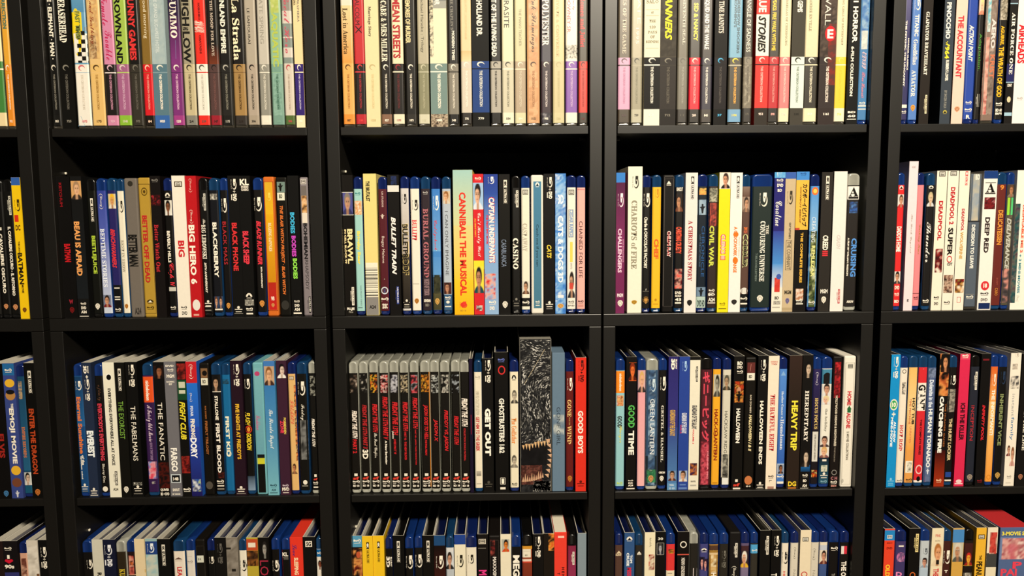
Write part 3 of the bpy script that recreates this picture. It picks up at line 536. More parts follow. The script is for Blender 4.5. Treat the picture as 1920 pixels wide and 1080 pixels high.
slip,177.2,19.5,175.9,f0e8ce|h;SALÒ;146.6;152.3;0.12;0.88;8a846e;f|h;or;134.6;137.2;0.42;0.58;8a846e;f|h;THE;124.2;127.4;0.3;0.72;8a846e;f|h;120;117.1;120.2;0.32;0.7;8a846e;f|h;DAYS;111.0;114.2;0.22;0.8;8a846e;f|h;OF;105.5;108.7;0.38;0.66;8a846e;f|h;SODOM;99.6;102.9;0.1;0.9;8a846e;f|b;139.1;139.5;0.1;0.9;b0a88c;b0a88c|b;132.1;132.6;0.1;0.9;b0a88c;b0a88c|b;93.1;93.5;0.1;0.9;b0a88c;b0a88c|b;20.1;82.5;0;1;161412;161412|b;72.6;74.1;0;1;f0ece0;f0ece0|b;0.0;20.1;0;1;f0ecda;f0ecda|l;crit;75.8;81.9;0.28;0.72;f4ecdc|s;THE CRITERION COLLECTION;27.4;71.3;0.42;0.6;e8e4d8;b|h;17;11.4;14.3;0.33;0.67;f4ecdc;b
slip,197.1,19.9,175.7,4a443a|n;84.4;169.8;0.02;0.98;4a443a 3a342c 544e44;4|t;SCANNERS;103.5;171.7;0.28;0.72;e8de3c;i|b;20.0;82.5;0;1;383330;383330|b;72.9;73.5;0;1;4a443a;4a443a|b;0.0;20.0;0;1;2c2826;2c2826|l;crit;75.7;81.8;0.28;0.72;8a8478|s;THE CRITERION COLLECTION;27.3;71.3;0.42;0.6;6a645a;b|h;712;11.3;14.2;0.33;0.67;8a8478;b
crit,218.3,13.6,173.8,726c5e|t;THE SEVENTH SEAL;97.9;169.8;0.45;0.7;c8c4b4;f|b;19.9;82.4;0;1;7c786c;7c786c|b;72.8;73.4;0;1;726c5e;726c5e|b;4.2;19.9;0;1;3e3a36;3e3a36|l;crit;75.7;81.7;0.28;0.72;5a564a|s;THE CRITERION COLLECTION;27.2;71.2;0.42;0.6;a09c90;b|h;11;11.2;14.1;0.33;0.67;5a564a;b
crit,232.8,14.6,174.3,403b36|t;SID & NANCY;102.1;147.4;0.35;0.72;ecdf40;b|b;19.9;82.3;0;1;da2038;da2038|b;72.4;73.8;0;1;4a1018;4a1018|b;4.2;19.9;0;1;2e2a26;2e2a26|l;crit;75.6;81.7;0.28;0.72;f0dcd0|s;THE CRITERION COLLECTION;27.1;71.1;0.42;0.6;f0a8a8;b|h;20;11.1;14.0;0.33;0.67;f0dcd0;b
crit,248.0,14.3,173.6,403a38|t;THE SQUID AND THE WHALE;92.2;163.7;0.2;0.65;f0e8dc;b|b;19.8;82.2;0;1;3e3a48;3e3a48|b;72.3;73.8;0;1;1a1612;1a1612|b;4.2;19.8;0;1;4c4642;4c4642|l;crit;75.5;81.6;0.28;0.72;f4ecdc|s;THE CRITERION COLLECTION;27.1;71.0;0.42;0.6;e8e0d4;b|h;845;11.0;13.9;0.33;0.67;f4ecdc;b
slip,263.9,15.3,175.6,15120f|t;TIME BANDITS;111.2;149.2;0.3;0.72;f0e4d4;f|b;19.7;82.2;0;1;241f22;241f22|b;72.6;73.2;0;1;15120f;15120f|b;0.0;19.7;0;1;12100e;12100e|l;crit;75.5;81.5;0.28;0.72;58b0d8|s;THE CRITERION COLLECTION;27.0;71.0;0.42;0.6;5a5450;b|h;37;10.9;13.8;0.33;0.67;58b0d8;b
crit,281.7,16.9,174.1,7eb0cc|t;TOD BROWNING’S;118.3;169.6;0.35;0.55;3f5a68;b|t;SIDESHOW SHOCKERS;87.2;152.3;0.58;0.78;3f5a68;b|b;19.6;82.1;0;1;4a463c;4a463c|b;72.2;73.6;0;1;c8c0a8;c8c0a8|b;4.2;19.6;0;1;7ba9cc;7ba9cc|l;crit;75.4;81.5;0.28;0.72;f0dc40|s;THE CRITERION COLLECTION;26.9;70.9;0.42;0.6;f0b048;b|h;1194;10.8;13.8;0.33;0.67;f0dc40;b
crit,300.2,11.6,173.8,4a453c|t;TRIANGLE OF SADNESS;88.7;162.9;0.28;0.7;f4ecdc;s|n;21.0;73.4;0.03;0.97;8c8474 7a7264 b0a894;2|b;21.0;83.0;0;1;8c8474;8c8474|b;73.1;73.7;0;1;4a453c;4a453c|b;4.2;21.0;0;1;3c3834;3c3834|l;crit;75.9;82.4;0.28;0.72;6a6458|s;THE CRITERION COLLECTION;28.3;71.5;0.42;0.6;6a6254;b|h;1178;12.2;15.1;0.33;0.67;6a6458;b
slip,314.6,16.0,176.0,e8443e|b;83.6;133.2;0;1;f0ece0;f0ece0|t;TRUE;135.6;163.2;0.15;0.75;f4ecdc;b|t;STORIES;87.7;131.3;0.15;0.75;1a1814;i|b;20.9;82.9;0;1;d84540;d84540|b;72.7;74.1;0;1;3a1a18;3a1a18|b;0.0;20.9;0;1;38322c;38322c|l;crit;75.9;82.3;0.28;0.72;f0dcd0|s;THE CRITERION COLLECTION;28.2;71.4;0.42;0.6;f0b8b0;b|h;951;12.1;15.0;0.33;0.67;f0dcd0;b
crit,331.1,13.8,174.0,3c372f|t;TWIN PEAKS: FIRE WALK WITH ME;90.2;166.6;0.25;0.6;ecc834;b|b;20.8;82.9;0;1;c22a32;c22a32|b;72.6;74.0;0;1;3a1214;3a1214|b;4.2;20.8;0;1;2e2a26;2e2a26|l;crit;75.8;82.2;0.28;0.72;e0a8a0|s;THE CRITERION COLLECTION;28.1;71.3;0.42;0.6;e09890;b|h;898;12.0;15.0;0.33;0.67;e0a8a0;b
crit,345.1,13.8,173.9,e8dcba|t;THE UMBRELLAS OF CHERBOURG;96.2;167.8;0.45;0.65;a09878;f|b;20.7;82.8;0;1;e88686;e88686|b;72.5;74.0;0;1;f0e4c8;f0e4c8|b;4.2;20.7;0;1;ece2c2;ece2c2|l;crit;75.7;82.2;0.28;0.72;f4d4c8|s;THE CRITERION COLLECTION;28.0;71.3;0.42;0.6;f4c4bc;b|h;716;12.0;14.9;0.33;0.67;f4d4c8;b
slip,359.4,16.3,176.4,464238|t;UNCUT GEMS;135.9;170.9;0.35;0.75;f4ecdc;b|b;20.7;82.7;0;1;e4ece0;e4ece0|b;72.5;73.9;0;1;8a9290;8a9290|b;0.0;20.7;0;1;48443c;48443c|l;crit;75.7;82.1;0.28;0.72;2a2824|s;THE CRITERION COLLECTION;27.9;71.2;0.42;0.6;8a9890;b|h;1101;11.9;14.8;0.33;0.67;2a2824;b
crit,375.9,17.3,173.8,e4d8b4|t;UNE CHAMBRE EN VILLE;113.6;167.7;0.25;0.45;9a9272;f|b;20.6;82.7;0;1;39342c;39342c|b;72.4;73.8;0;1;ece2be;ece2be|b;4.2;20.6;0;1;ece2be;ece2be|l;crit;75.6;82.0;0.28;0.72;f4ecdc|s;THE CRITERION COLLECTION;27.9;71.1;0.42;0.6;e0d8c0;b|h;717;11.8;14.7;0.33;0.67;f4ecdc;b
slip,394.0,20.0,175.9,4a3f38|n;82.6;169.3;0.02;0.98;4a3f38 5a4c44 3a302a 6a5a50;4|n;48.2;121.8;0.5;0.98;4a3f38 8a3028 5a3a34 6a3a30;4|t;WALL;119.9;159.8;0.25;0.6;e0d8cc;s|e;100.8;119.3;0.28;0.95;d8262e|h;E;104.3;115.2;0.42;0.8;f4ecdc;b|b;20.5;82.6;0;1;3d3433;3d3433|b;72.6;73.3;0;1;4a3f38;4a3f38|b;0.0;20.5;0;1;3a302e;3a302e|l;crit;75.5;81.9;0.28;0.72;f4ecdc|s;THE CRITERION COLLECTION;27.8;71.0;0.42;0.6;e8dcd0;b|h;1161;11.7;14.6;0.33;0.67;f4ecdc;b
crit,414.4,14.3,173.8,eadebb|t;THE YOUNG GIRLS OF ROCHEFORT;96.9;169.2;0.45;0.62;a89e7c;f|b;20.4;82.5;0;1;f2d03e;f2d03e|b;72.2;73.7;0;1;f4ecc8;f4ecc8|b;4.2;20.4;0;1;f0e8cc;f0e8cc|l;crit;75.4;81.9;0.28;0.72;f4dc70|s;THE CRITERION COLLECTION;27.7;70.9;0.42;0.6;f2d03e;b|h;718;11.6;14.5;0.33;0.67;f4dc70;b
slip,429.1,14.0,176.1,12110f|t;1 HORROR;99.1;149.0;0.3;0.75;f4ecdc;b|t;6-FILM COLLECTION;34.7;94.6;0.25;0.52;f4ecdc;b|h;BD;14.0;16.4;0.15;0.85;f4ecdc;b|h;60;9.1;12.0;0.15;0.85;f4ecdc;b|b;6.1;7.1;0.1;0.9;f4ecdc;f4ecdc
bd,443.4,12.0,173.6,4f86b8|n;91.4;158.3;0.05;0.95;3f6aa8 5a8ac0 9ab8d0 3a5a90;3|n;91.4;113.7;0.15;0.8;d8d8cc c0c8c8 e8e8dc;2|t;ELVIS;67.3;88.2;0.3;0.75;f0c8cc;c|t;Blue Hawaii;32.6;64.1;0.35;0.7;e88a98;c|l;bd;24.3;27.9;0.2;0.8;f4ecdc|b;22.0;23.6;0.1;0.9;f4ecdc;f4ecdc|b;18.4;19.6;0.1;0.9;f4ecdc;f4ecdc
@E1
bd,497.7,9.0,173.7,3c3a66|b;102.3;158.4;0;1;6a6690;3c3a66|s;THE PSYCHIC THE UNCANNY;46.1;125.5;0.2;0.42;f4ecdc;b|s;HORROR CLASSICS;66.2;104.7;0.6;0.8;f4ecdc;b|b;20.4;24.2;0.1;0.9;f4ecdc;f4ecdc|l;bd;13.4;17.0;0.2;0.8;f4ecdc
bd,507.8,11.4,174.0,5f88ca|l;bdv;138.1;153.2;0.2;0.85;f4ecdc|t;TITANIC;106.8;132.9;0.3;0.75;f4ecdc;b|t;Goodfellas;72.6;103.1;0.25;0.72;f4ecdc;f|t;AVIATOR;33.9;66.2;0.2;0.65;f4ecdc;f|l;wb;16.0;24.1;0.25;0.75;e8a850
slip,520.8,12.0,175.9,2b2521|t;GLADIATOR BRAVEHEART;60.2;136.0;0.3;0.65;f4ecdc;f|l;uhd;13.1;35.9;0.5;0.8;f0e4c0
slip,546.8,12.9,176.0,404852|t;PINOCCHIO;103.4;147.0;0.2;0.65;f0ece0;b|t;√964;79.4;100.5;0.2;0.65;e8d83c;b|t;RUBBER’S LOVER;52.6;77.8;0.35;0.65;f4ecdc;b|s;BY SHOZIN FUKUI;19.8;41.0;0.35;0.6;b0aca0;s|l;para;12.0;17.4;0.3;0.7;c0b050
slip,561.5,13.9,176.3,eccebe|t;THE ACCOUNTANT;56.4;131.1;0.2;0.72;c8323c;b|l;wb;14.6;21.7;0.25;0.75;e0a078
bd,576.2,12.6,173.5,3050aa|t;ACTION POINT;76.0;119.9;0.2;0.65;f4ecdc;i|l;bd;24.4;28.0;0.2;0.8;f4ecdc|l;bd;15.0;19.5;0.15;0.85;f4ecdc|h;R;6.6;11.2;0.3;0.7;f4ecdc;b
bd,589.5,7.7,173.4,221f1c|p;132.3;151.3;0.08;0.92;e8c8b0 f0d890 e8b8a0 d88060|t;Adaptation.;64.7;109.7;0.2;0.7;58a040;s|l;uhd;20.9;36.7;0.3;0.85;d8d4c8
crit,598.5,15.4,173.8,8a7468|n;111.5;165.5;0.05;0.4;50a0b0 80c0c8 e0e0dc 3a7a60;3|n;11.4;165.5;0.4;0.95;8a7468 a09084 6a5a50 b8a498;4|n;11.4;105.1;0;0.4;c05a58 e0b8a8 d8a090 a84a48;4|t;AERO;91.5;127.5;0.5;0.85;dcd0cc;b|t;KRIST;55.3;84.3;0.5;0.9;c87858;b
bd,615.3,11.1,174.0,201d18|n;125.8;158.7;0.1;0.9;b0a490 5a5648 d8ccb8 3a382c;2|t;AGUIRRE,;95.5;118.7;0.2;0.65;ecb828;b|t;THE WRATH OF GOD;32.8;93.5;0.15;0.7;ecb828;b|l;bd;22.3;26.5;0.15;0.85;f4ecdc|h;BD 60;14.9;18.7;0.15;0.85;f4ecdc;b|h;BFI;11.3;13.8;0.15;0.85;f4ecdc;b
slip,627.4,9.4,176.1,1f1c1a|b;145.7;162.3;0;1;3a3a40;3a3a40|b;144.6;145.7;0;1;a8c8d8;a8c8d8|t;AIR FORCE ONE;60.0;134.1;0.3;0.75;f0e8dc;f|b;51.1;72.9;0;1;2a2c60;2a2c60|b;50.0;51.1;0;1;a8c8d8;a8c8d8|h;SONY;45.1;48.7;0.2;0.8;f4ecdc;b|e;26.0;33.3;0.25;0.75;e0d0a8|b;9.6;13.7;0;1;a8c8d8;a8c8d8
slip,637.5,19.5,175.8,f2eae6|t;AIRHEADS;73.2;120.0;0.12;0.58;c8222e;b|l;bd;29.0;32.5;0.25;0.6;b0a8a4
@A2
uhd,-638.8,11.0,173.7,13120f|b;130.6;152.5;0.6;0.9;e8e0c0;e8e0c0
uhd,-627.4,11.0,173.5,12110e|t;IL CAVALIERE OSCURO;31.8;114.1;0.3;0.65;f4ecdc;b|l;wb;11.8;18.7;0.25;0.75;d89868
uhd,-616.0,12.1,173.8,12110e|l;uhd;129.5;152.9;0.45;0.8;d8d4c4|t;IL CAVALIERE OSCURO - IL RITORNO;28.9;114.9;0.3;0.6;f4ecdc;b|l;wb;10.6;18.1;0.25;0.75;d89868
slip,-603.3,10.7,175.6,f0c818|b;165.9;175.6;0;1;3a66b0;3a66b0|l;bdv;134.0;148.6;0.2;0.85;3a2c10|e2;120.9;129.5;0.1;0.55;d83820|h;DC;110.2;117.2;0.15;0.7;5a3010;b|t;THE LEGO;82.6;97.0;0.3;0.5;4a3410;b|t;BATMAN;43.3;82.6;0.15;0.68;2a2010;b|t;MOVIE;32.1;42.8;0.35;0.6;4a3410;b|l;wb;7.5;14.2;0.25;0.75;8a5a20
@B2
slip,-548.6,16.6,176.2,100e0d|t;KETCHUM;139.1;168.6;0.2;0.4;8a1820;b|t;BATMAN;70.7;93.2;0.3;0.75;c02028;b|h;W;18.0;23.6;0.4;0.7;a0283a;b|l;wb;6.2;14.2;0.4;0.75;7a1c1c
slip,-531.6,13.7,176.3,181818|p;148.1;170.8;0.05;0.95;d8a870 a88868 e8b890 3a3028|t;BEAU IS AFRAID;53.3;120.7;0.1;0.6;e8a462;b|b;24.4;146.3;0;1;181818;1c2024|l;bd;16.8;19.7;0.25;0.75;f4ecdc|h;DVD;11.1;14.7;0.28;0.72;f4ecdc;b|h;A24;6.0;9.6;0.25;0.75;f4ecdc;b|b;1.9;2.6;0.1;0.9;f4ecdc;f4ecdc
uhd,-513.9,11.8,174.2,13140f|l;4k;120.2;149.4;0.4;0.68;f4ecdc|t;BEETLEJUICE;55.6;103.1;0.2;0.7;b4cc44;b|l;wb;10.2;18.3;0.25;0.75;f4ecdc
bd,-501.1,12.0,174.0,8a98d0|b;102.1;158.7;0;1;3a48a0;5a68b8|b;5.8;102.1;0;1;5a68b8;d0d8e8|l;dis;136.0;154.8;0.25;0.7;f4ecdc|t;BEDTIME STORIES;38.7;111.7;0.2;0.65;e8ecf4;f|p;13.3;28.8;0.1;0.9;8088a0 2a2018 d8a080 7a2028
bd,-488.2,11.1,174.2,2e2a68|p;136.5;154.7;0.08;0.92;d8c8a0 f0c030 d8a070 e8e0d0|t;BENCHWARMERS;62.8;111.2;0.15;0.65;d83a40;i|b;5.8;41.2;0;1;141214;141214|b;36.7;38.0;0.2;0.8;f4ecdc;f4ecdc|b;25.5;26.8;0.2;0.8;f4ecdc;f4ecdc|b;22.3;23.6;0.2;0.8;f4ecdc;f4ecdc|l;bd;7.9;12.0;0.2;0.8;f4ecdc
bd,-476.2,8.9,173.4,efe8d4|l;bdv;131.3;145.9;0.2;0.85;3a362c|t;BEST IN SHOW;57.1;97.3;0.25;0.65;a8a090;f|l;wb;10.8;17.4;0.25;0.75;c8863a
steel,-466.2,15.9,173.8,787068|e;163.6;170.4;0.3;0.7;38342c|t;BETTER MAN;64.5;104.0;0.1;0.8;1c1a18;b|h;A24;4.1;12.6;0.3;0.8;3a3632;b
steel,-449.4,15.0,174.4,b8963c|l;frame;4.9;166.6;0.04;0.96;5a4414|l;eye;152.1;162.1;0.25;0.75;5a4414|t;BETTER OFF DEAD;43.8;127.8;0.2;0.62;b82c2c;b|l;para;17.1;22.7;0.22;0.78;4a3810|l;bd;10.0;14.1;0.2;0.8;4a3810
slip,-434.0,12.6,176.2,181312|l;bd;168.7;172.7;0.2;0.8;8a8680|n;140.1;152.9;0.05;0.95;8a1820 3a1214 181312 b03038;2|t;Better Watch Out;57.1;116.3;0.2;0.62;b83038;f
bd,-418.9,10.7,173.7,14120f|l;para;149.1;155.5;0.22;0.78;f4ecdc|p;127.6;146.4;0.08;0.92;e0dcd0 1a1410 8a5a3c e8e4dc|t;BEVERLY HILLS;68.9;108.3;0.2;0.55;f4ecdc;b|t;Cop;48.6;68.2;0.1;0.8;e03a48;c|t;IV;39.3;44.0;0.3;0.8;e03a48;b|b;32.8;38.0;0.1;0.9;d0ccc0;d0ccc0|l;bd;9.7;13.8;0.2;0.8;f4ecdc
slip,-407.0,15.9,176.4,f3ebdd|l;fox;162.7;169.4;0.2;0.8;4a3a20|t;BIG;75.8;96.2;0.25;0.75;c82830;b|l;bd;9.9;14.1;0.25;0.7;2a2620|h;DVD;3.0;7.3;0.3;0.7;2a2620;b
slip,-390.7,13.5,176.1,c01f26|l;dis;155.9;172.6;0.3;0.65;f0c8b8|l;dis;117.4;134.3;0.25;0.6;f4ecdc|t;BIG HERO 6;41.5;115.6;0.12;0.68;f4ecdc;b|e;8.1;22.2;0.15;0.85;ece4dc|b;1.5;3.8;0.2;0.7;e0a898;e0a898
uhd,-375.5,11.7,174.1,141210|l;uhd;133.3;154.3;0.4;0.75;d8d4c8|t;The;115.9;122.8;0.35;0.6;f4ecdc;c|t;BIG LEBOWSKI;73.0;115.5;0.15;0.6;f4ecdc;f|t;20TH ANNIVERSARY;30.1;68.7;0.3;0.52;f4ecdc;i|l;univ;13.6;21.1;0.15;0.85;f4ecdc|b;12.5;13.6;0.15;0.8;f4ecdc;f4ecdc|b;7.6;8.9;0.15;0.8;8a867c;8a867c
bd,-362.9,12.1,173.6,16171d|n;146.6;153.9;0.15;0.85;b8b4a8 5a5650 e0dcd0;1.5|t;BLACKBERRY;49.6;118.5;0.25;0.68;f4ecdc;b|p;10.7;25.7;0.02;0.52;3a4a68 6a4028 d8a888 2a3a5a|p;10.7;25.7;0.48;0.98;3a4a68 3a2418 d8a888 2a3a5a|b;8.2;10.1;0.1;0.9;f4ecdc;f4ecdc
bd,-349.5,10.0,173.6,141110|l;bdv;130.4;148.3;0.2;0.85;f4ecdc|t;BLACK MASS;65.7;119.3;0.2;0.65;c03038;s|l;wb;9.6;17.5;0.25;0.75;e0a050
slip,-338.4,13.4,176.0,131211|l;bdp;144.6;171.9;0.28;0.8;f4ecdc|t;BLACK PHONE;57.8;117.8;0.2;0.68;d8383c;b|l;univ;5.7;13.3;0.15;0.85;f4ecdc|b;3.3;4.2;0.1;0.9;8f8a80;8f8a80
slip,-324.5,13.9,175.7,121110|h;KL;164.0;171.8;0.1;0.9;f4ecdc;b|h;STUDIO;160.3;163.4;0.2;0.85;f4ecdc;b|h;CLASSICS;157.2;160.0;0.2;0.85;f4ecdc;b|t;BLACK SHEEP;66.1;107.2;0.15;0.68;e04050;b|l;para;22.5;29.7;0.22;0.78;f4ecdc|n;14.1;21.6;0.1;0.9;e8e4d8 5a5650 c8c4b8;1.2|l;bd;7.3;11.5;0.2;0.8;f4ecdc|b;2.8;4.7;0.2;0.8;f4ecdc;f4ecdc
bd,-308.5,12.6,173.7,151210|l;bdv;131.9;149.3;0.1;0.85;f4ecdc|t;BLADE RUNNER;65.4;120.0;0.25;0.7;e03c4c;i|t;30TH ANNIVERSARY;35.5;62.6;0.5;0.65;f4ecdc;b|l;wb;11.5;20.2;0.25;0.75;e8a050
steel,-295.1,13.6,174.4,d8742c|b;128.1;168.3;0;1;e0b030;e8b828|b;42.9;128.1;0;1;e8b020;d09018|b;8.2;42.9;0;1;b83020;c82828|l;frame;7.2;168.3;0.06;0.94;a83a18|t;BLAZING SADDLES;82.0;117.5;0.35;0.62;f4e4c0;f|h;WB;20.0;25.1;0.35;0.65;f4ecdc;b|l;wb;11.4;16.6;0.35;0.65;e0a060|l;bdv;144.6;154.7;0.25;0.7;f0d060
steel,-279.9,13.9,173.9,16140f|b;155.1;167.9;0;1;7a9088;7a9088|man;156.4;166.4;0.2;0.7;1a1814|b;145.2;154.7;0.1;0.8;e8e8d4;e8e8d4|h;BD;147.8;152.7;0.3;0.6;5a5a4c;b|t;THE BLAIR WITCH PROJECT · BLAIR WITCH;27.4;138.6;0.25;0.6;d87838;i|e;8.0;19.9;0.15;0.85;3a3834
slip,-264.8,13.4,175.6,121110|t;BODIES;104.0;130.1;0.15;0.55;48b8e0;b|t;BODIES;75.1;101.2;0.2;0.6;d050c8;b|t;BODIES;47.1;72.8;0.25;0.65;98e058;b|l;bd;17.3;20.1;0.25;0.75;f4ecdc|h;DVD;11.7;15.2;0.28;0.72;f4ecdc;b|h;A24;6.7;10.3;0.25;0.75;f4ecdc;b|b;2.6;4.5;0.15;0.9;f4ecdc;f4ecdc
steel,-249.9,10.4,173.6,8a8286|l;fox;164.8;171.3;0.15;0.8;d8d0c8|b;150.7;162.6;0;1;78706c;78706c|n;129.6;150.7;0.05;0.95;d87830 e8c8a0 e0a868 3a2820;2.5|b;116.8;129.6;0;1;e8dccc;e8dccc|t;BOHEMIAN;72.0;116.8;0.3;0.75;1c1a1c;b|t;RHAPSODY;33.5;70.9;0.35;0.75;4a4648;s|l;uhd;4.0;24.7;0.5;0.9;2a2828
@C2
slip,-197.1,13.2,175.7,16120e|p;126.8;154.2;0.03;0.95;5a5a9a 8a8078 c89878 3a3a68|b;154.1;154.9;0;1;e8e4d0;e8e4d0|b;126.2;127.1;0;1;e8e4d0;e8e4d0|t;BRAWL;65.6;109.0;0.35;0.85;f4e0a8;b|t;IN CELL BLOCK 99;65.9;108.4;0.08;0.25;f4e0a8;b|l;uhd;13.0;36.1;0.5;0.85;f4ecdc|h;RLJE;6.1;10.3;0.15;0.85;f4ecdc;b|h;Films;3.4;5.9;0.3;0.7;8f8a80;b
bd,-183.5,10.8,174.0,a9d6d0|l;bd;150.8;154.7;0.2;0.8;3a8a8a|n;126.7;143.9;0.05;0.95;e8a858 f0d0a0 d89050 f8e8d0;2|t;Brigsby Bear;64.6;106.2;0.2;0.65;f0dc58;b|s;DARE MIGHTY THINGS;12.4;37.8;0.5;0.65;6a8a88;s|b;9.1;10.6;0.2;0.7;6a8a88;6a8a88
digi,-171.1,16.2,177.3,ebd98c|b;66.6;177.3;0;1;ecda8e;ecda8e|b;23.2;66.6;0;1;f2ecd8;f2ecd8|l;bars;24.1;60.3;0;0.95;1c1a16|b;0.0;23.2;0;1;908c88;908c88|t;THE BRUTALIST;143.1;168.2;0.2;0.5;2a261c;b|h;A24;8.6;13.1;0.25;0.75;2a2826;b
bd,-153.1,11.2,173.6,5c202a|s;UA STUDIOS;135.9;155.4;0.4;0.6;c8b0a8;b|man;121.6;127.3;0.2;0.7;e0d0c0|t;Bugsy Malone;65.9;99.7;0.25;0.6;e8d8cc;s|tri;38.5;46.6;0.08;0.92;c8d8c0|r;26.7;36.1;0.1;0.9;d8e0e8|h;U;28.8;33.9;0.4;0.6;4a6a9a;b|l;bd;17.7;22.8;0.1;0.9;f4ecdc|h;2DISC;8.5;14.8;0.2;0.8;f4ecdc;b
slip,-140.8,14.1,175.7,141110|b;154.7;162.7;0;1;e8e4dc;e8e4dc|n;163.6;174.1;0.3;0.8;141110 2a3a6a 1a1a20;2|t;BULLET TRAIN;51.6;123.7;0.25;0.65;f6ece8;i|l;uhd;14.3;36.5;0.5;0.8;4a5aa8
bd,-125.4,10.8,174.2,d8d4d0|b;8.2;77.0;0;1;4a4238;241f1a|b;77.0;158.9;0;1;dcd8d4;b8aca0|l;bdv;139.6;152.0;0.2;0.75;2a2620|t;BULLETPROOF;50.9;115.0;0.12;0.85;f0d890;b|t;BULLETPROOF;51.4;114.5;0.15;0.8;1a1612;b|l;univ;12.8;20.0;0.15;0.85;f4ecdc|b;9.7;10.9;0.2;0.8;8a867c;8a867c
bd,-113.1,11.6,173.7,f1eadb|l;bdv;131.5;144.8;0.2;0.85;1a1814|t;BULLITT;94.5;119.9;0.15;0.65;d83038;f|b;39.2;39.7;0.1;0.8;8a867c;8a867c|l;wb;13.9;21.2;0.25;0.75;c8863a
bd,-100.0,11.8,173.6,342830|l;bd;151.3;155.2;0.25;0.75;b8b4b0|t;BURIAL GROUND;47.1;133.7;0.2;0.75;b87078;f|s;NIGHTS OF TERROR;24.7;45.8;0.2;0.75;a88a90;f|h;SEVERIN;16.2;19.8;0.15;0.85;f4ecdc;b|h;BD;10.7;14.3;0.3;0.7;8f8a80;b
bd,-87.1,11.4,173.4,4f90d4|b;80.3;158.1;0;1;3f84d0;78b0e0|l;bdv;131.3;149.6;0.2;0.85;f0f0ec|t;Caddyshack;81.8;119.4;0.15;0.6;d84038;c|tri;71.3;82.1;0.05;0.95;e8f0f0|b;47.9;73.1;0;1;5a98d8;6aa4dc|n;27.0;50.6;0.02;0.98;2a2c20 3a3c28 4a4a34 20221a;2.5|b;6.0;27.9;0;1;5a5638;4a4830|l;wb;12.4;21.0;0.25;0.75;e0b060
bd,-73.7,11.2,173.4,bac4d0|p;139.6;155.2;0.08;0.92;d8c0a0 a06830 e8b890 d8d0c0|t;I CAN ONLY IMAGINE;49.9;130.3;0.3;0.65;5a5c62;s|p;26.3;40.9;0.08;0.92;5a3028 3a2018 c89070 4a2820|b;5.9;25.4;0;1;3f6488;3f6488|l;bd;19.4;23.4;0.2;0.8;f4ecdc|e;14.1;17.8;0.3;0.7;f4ecdc|b;9.6;11.0;0.15;0.85;f4ecdc;f4ecdc
slip,-59.6,24.3,181.2,f0c850|b;112.3;181.2;0;1;a9cec8;d8d8a0|b;43.9;112.3;0;1;e0d490;f4cc40|b;0.0;43.9;0;1;f4cc30;f2b818|t;CANNIBAL! THE MUSICAL;24.3;153.6;0.3;0.65;d83828;b|e;9.4;15.8;0.3;0.6;e04030|l;bdv;8.4;16.7;0.25;0.65;e04030|h;BD 18;4.2;6.1;0.3;0.6;b89030;b
slip,-34.7,12.7,176.1,d82c34|l;bd;168.5;172.4;0.2;0.8;f4ecdc|b;132.7;165.2;0;1;a8c8e8;a8c8e8|p;132.2;164.1;0.03;0.97;a8c8e8 2a1c18 e8b898 e0e4ec|t;Can’t Hardly Wait;73.1;127.9;0.3;0.75;f6e8e0;c|s;ALL NIGHT PARTY;97.9;121.1;0.12;0.25;f0c040;b|b;57.4;68.2;0;1;f2e03a;f2e03a|p;27.1;61.0;0.03;0.97;f0e050 1a1818 c89070 1f5058|n;4.6;11.4;0.2;0.8;f0ece0 2a2a2a d83038;2
slip,-21.3,17.4,175.7,5a80c0|b;151.3;175.7;0;1;2c449c;3454a8|b;97.8;151.3;0;1;3454a8;88aedc|b;0.0;97.8;0;1;88aedc;98b8dc|l;bdv;163.6;172.5;0.3;0.75;f0f0f0|t;CAPTAIN UNDERPANTS;65.0;147.3;0.32;0.78;c82838;b|t;CAPTAIN UNDERPANTS;65.7;146.6;0.35;0.74;f8f0e8;b|s;THE FIRST EPIC MOVIE;88.8;125.5;0.15;0.28;d82838;b|n;19.1;51.8;0.03;0.8;d82028 e8b0a0 98b8dc c82028;3|l;bd;12.2;17.6;0.3;0.8;f4ecdc|h;DVD;5.4;10.0;0.35;0.7;f4ecdc;b
slip,-2.6,13.6,175.6,161411|l;4k;139.1;168.5;0.45;0.75;f4ecdc|t;CASABLANCA;60.2;94.4;0.2;0.65;8a98b0;s|l;wb;7.4;16.6;0.25;0.75;f4ecdc
uhd,12.8,11.3,173.8,141210|l;uhd;134.5;155.5;0.4;0.8;f4ecdc|t;CASINO;57.0;96.1;0.15;0.75;f4ecdc;f|l;univ;13.3;20.6;0.15;0.85;8f8a80|b;10.0;11.0;0.2;0.8;8f8a80;8f8a80
bd,25.1,10.9,173.6,f0ead8|l;fox;150.1;156.3;0.2;0.8;5a5650|t;CAST AWAY;79.4;114.4;0.15;0.7;b8b0a0;f|p;25.4;41.8;0.1;0.9;e0dcd0 4a3a2c d0a080 6a5040|b;9.6;20.5;0;1;1a1816;1a1816|l;bd;11.4;16.9;0.1;0.9;f4ecdc
steel,37.5,15.3,174.4,ece6da|b;7.1;166.4;0.2;0.84;5088a8;4f8098|l;para;158.8;165.4;0.35;0.7;e8ece8|t;Catch me if you can;60.4;113.1;0.36;0.62;1a2830;s|l;bd;12.9;16.9;0.35;0.68;f4ecdc|b;10.3;11.3;0.35;0.68;f4ecdc;f4ecdc
slip,53.8,13.1,175.7,131110|l;bdp;144.7;171.6;0.28;0.8;f4ecdc|t;CATS;70.5;87.3;0.25;0.7;e8cc48;i|l;univ;8.7;16.1;0.15;0.85;f4ecdc|b;6.0;6.9;0.2;0.8;8f8a80;8f8a80
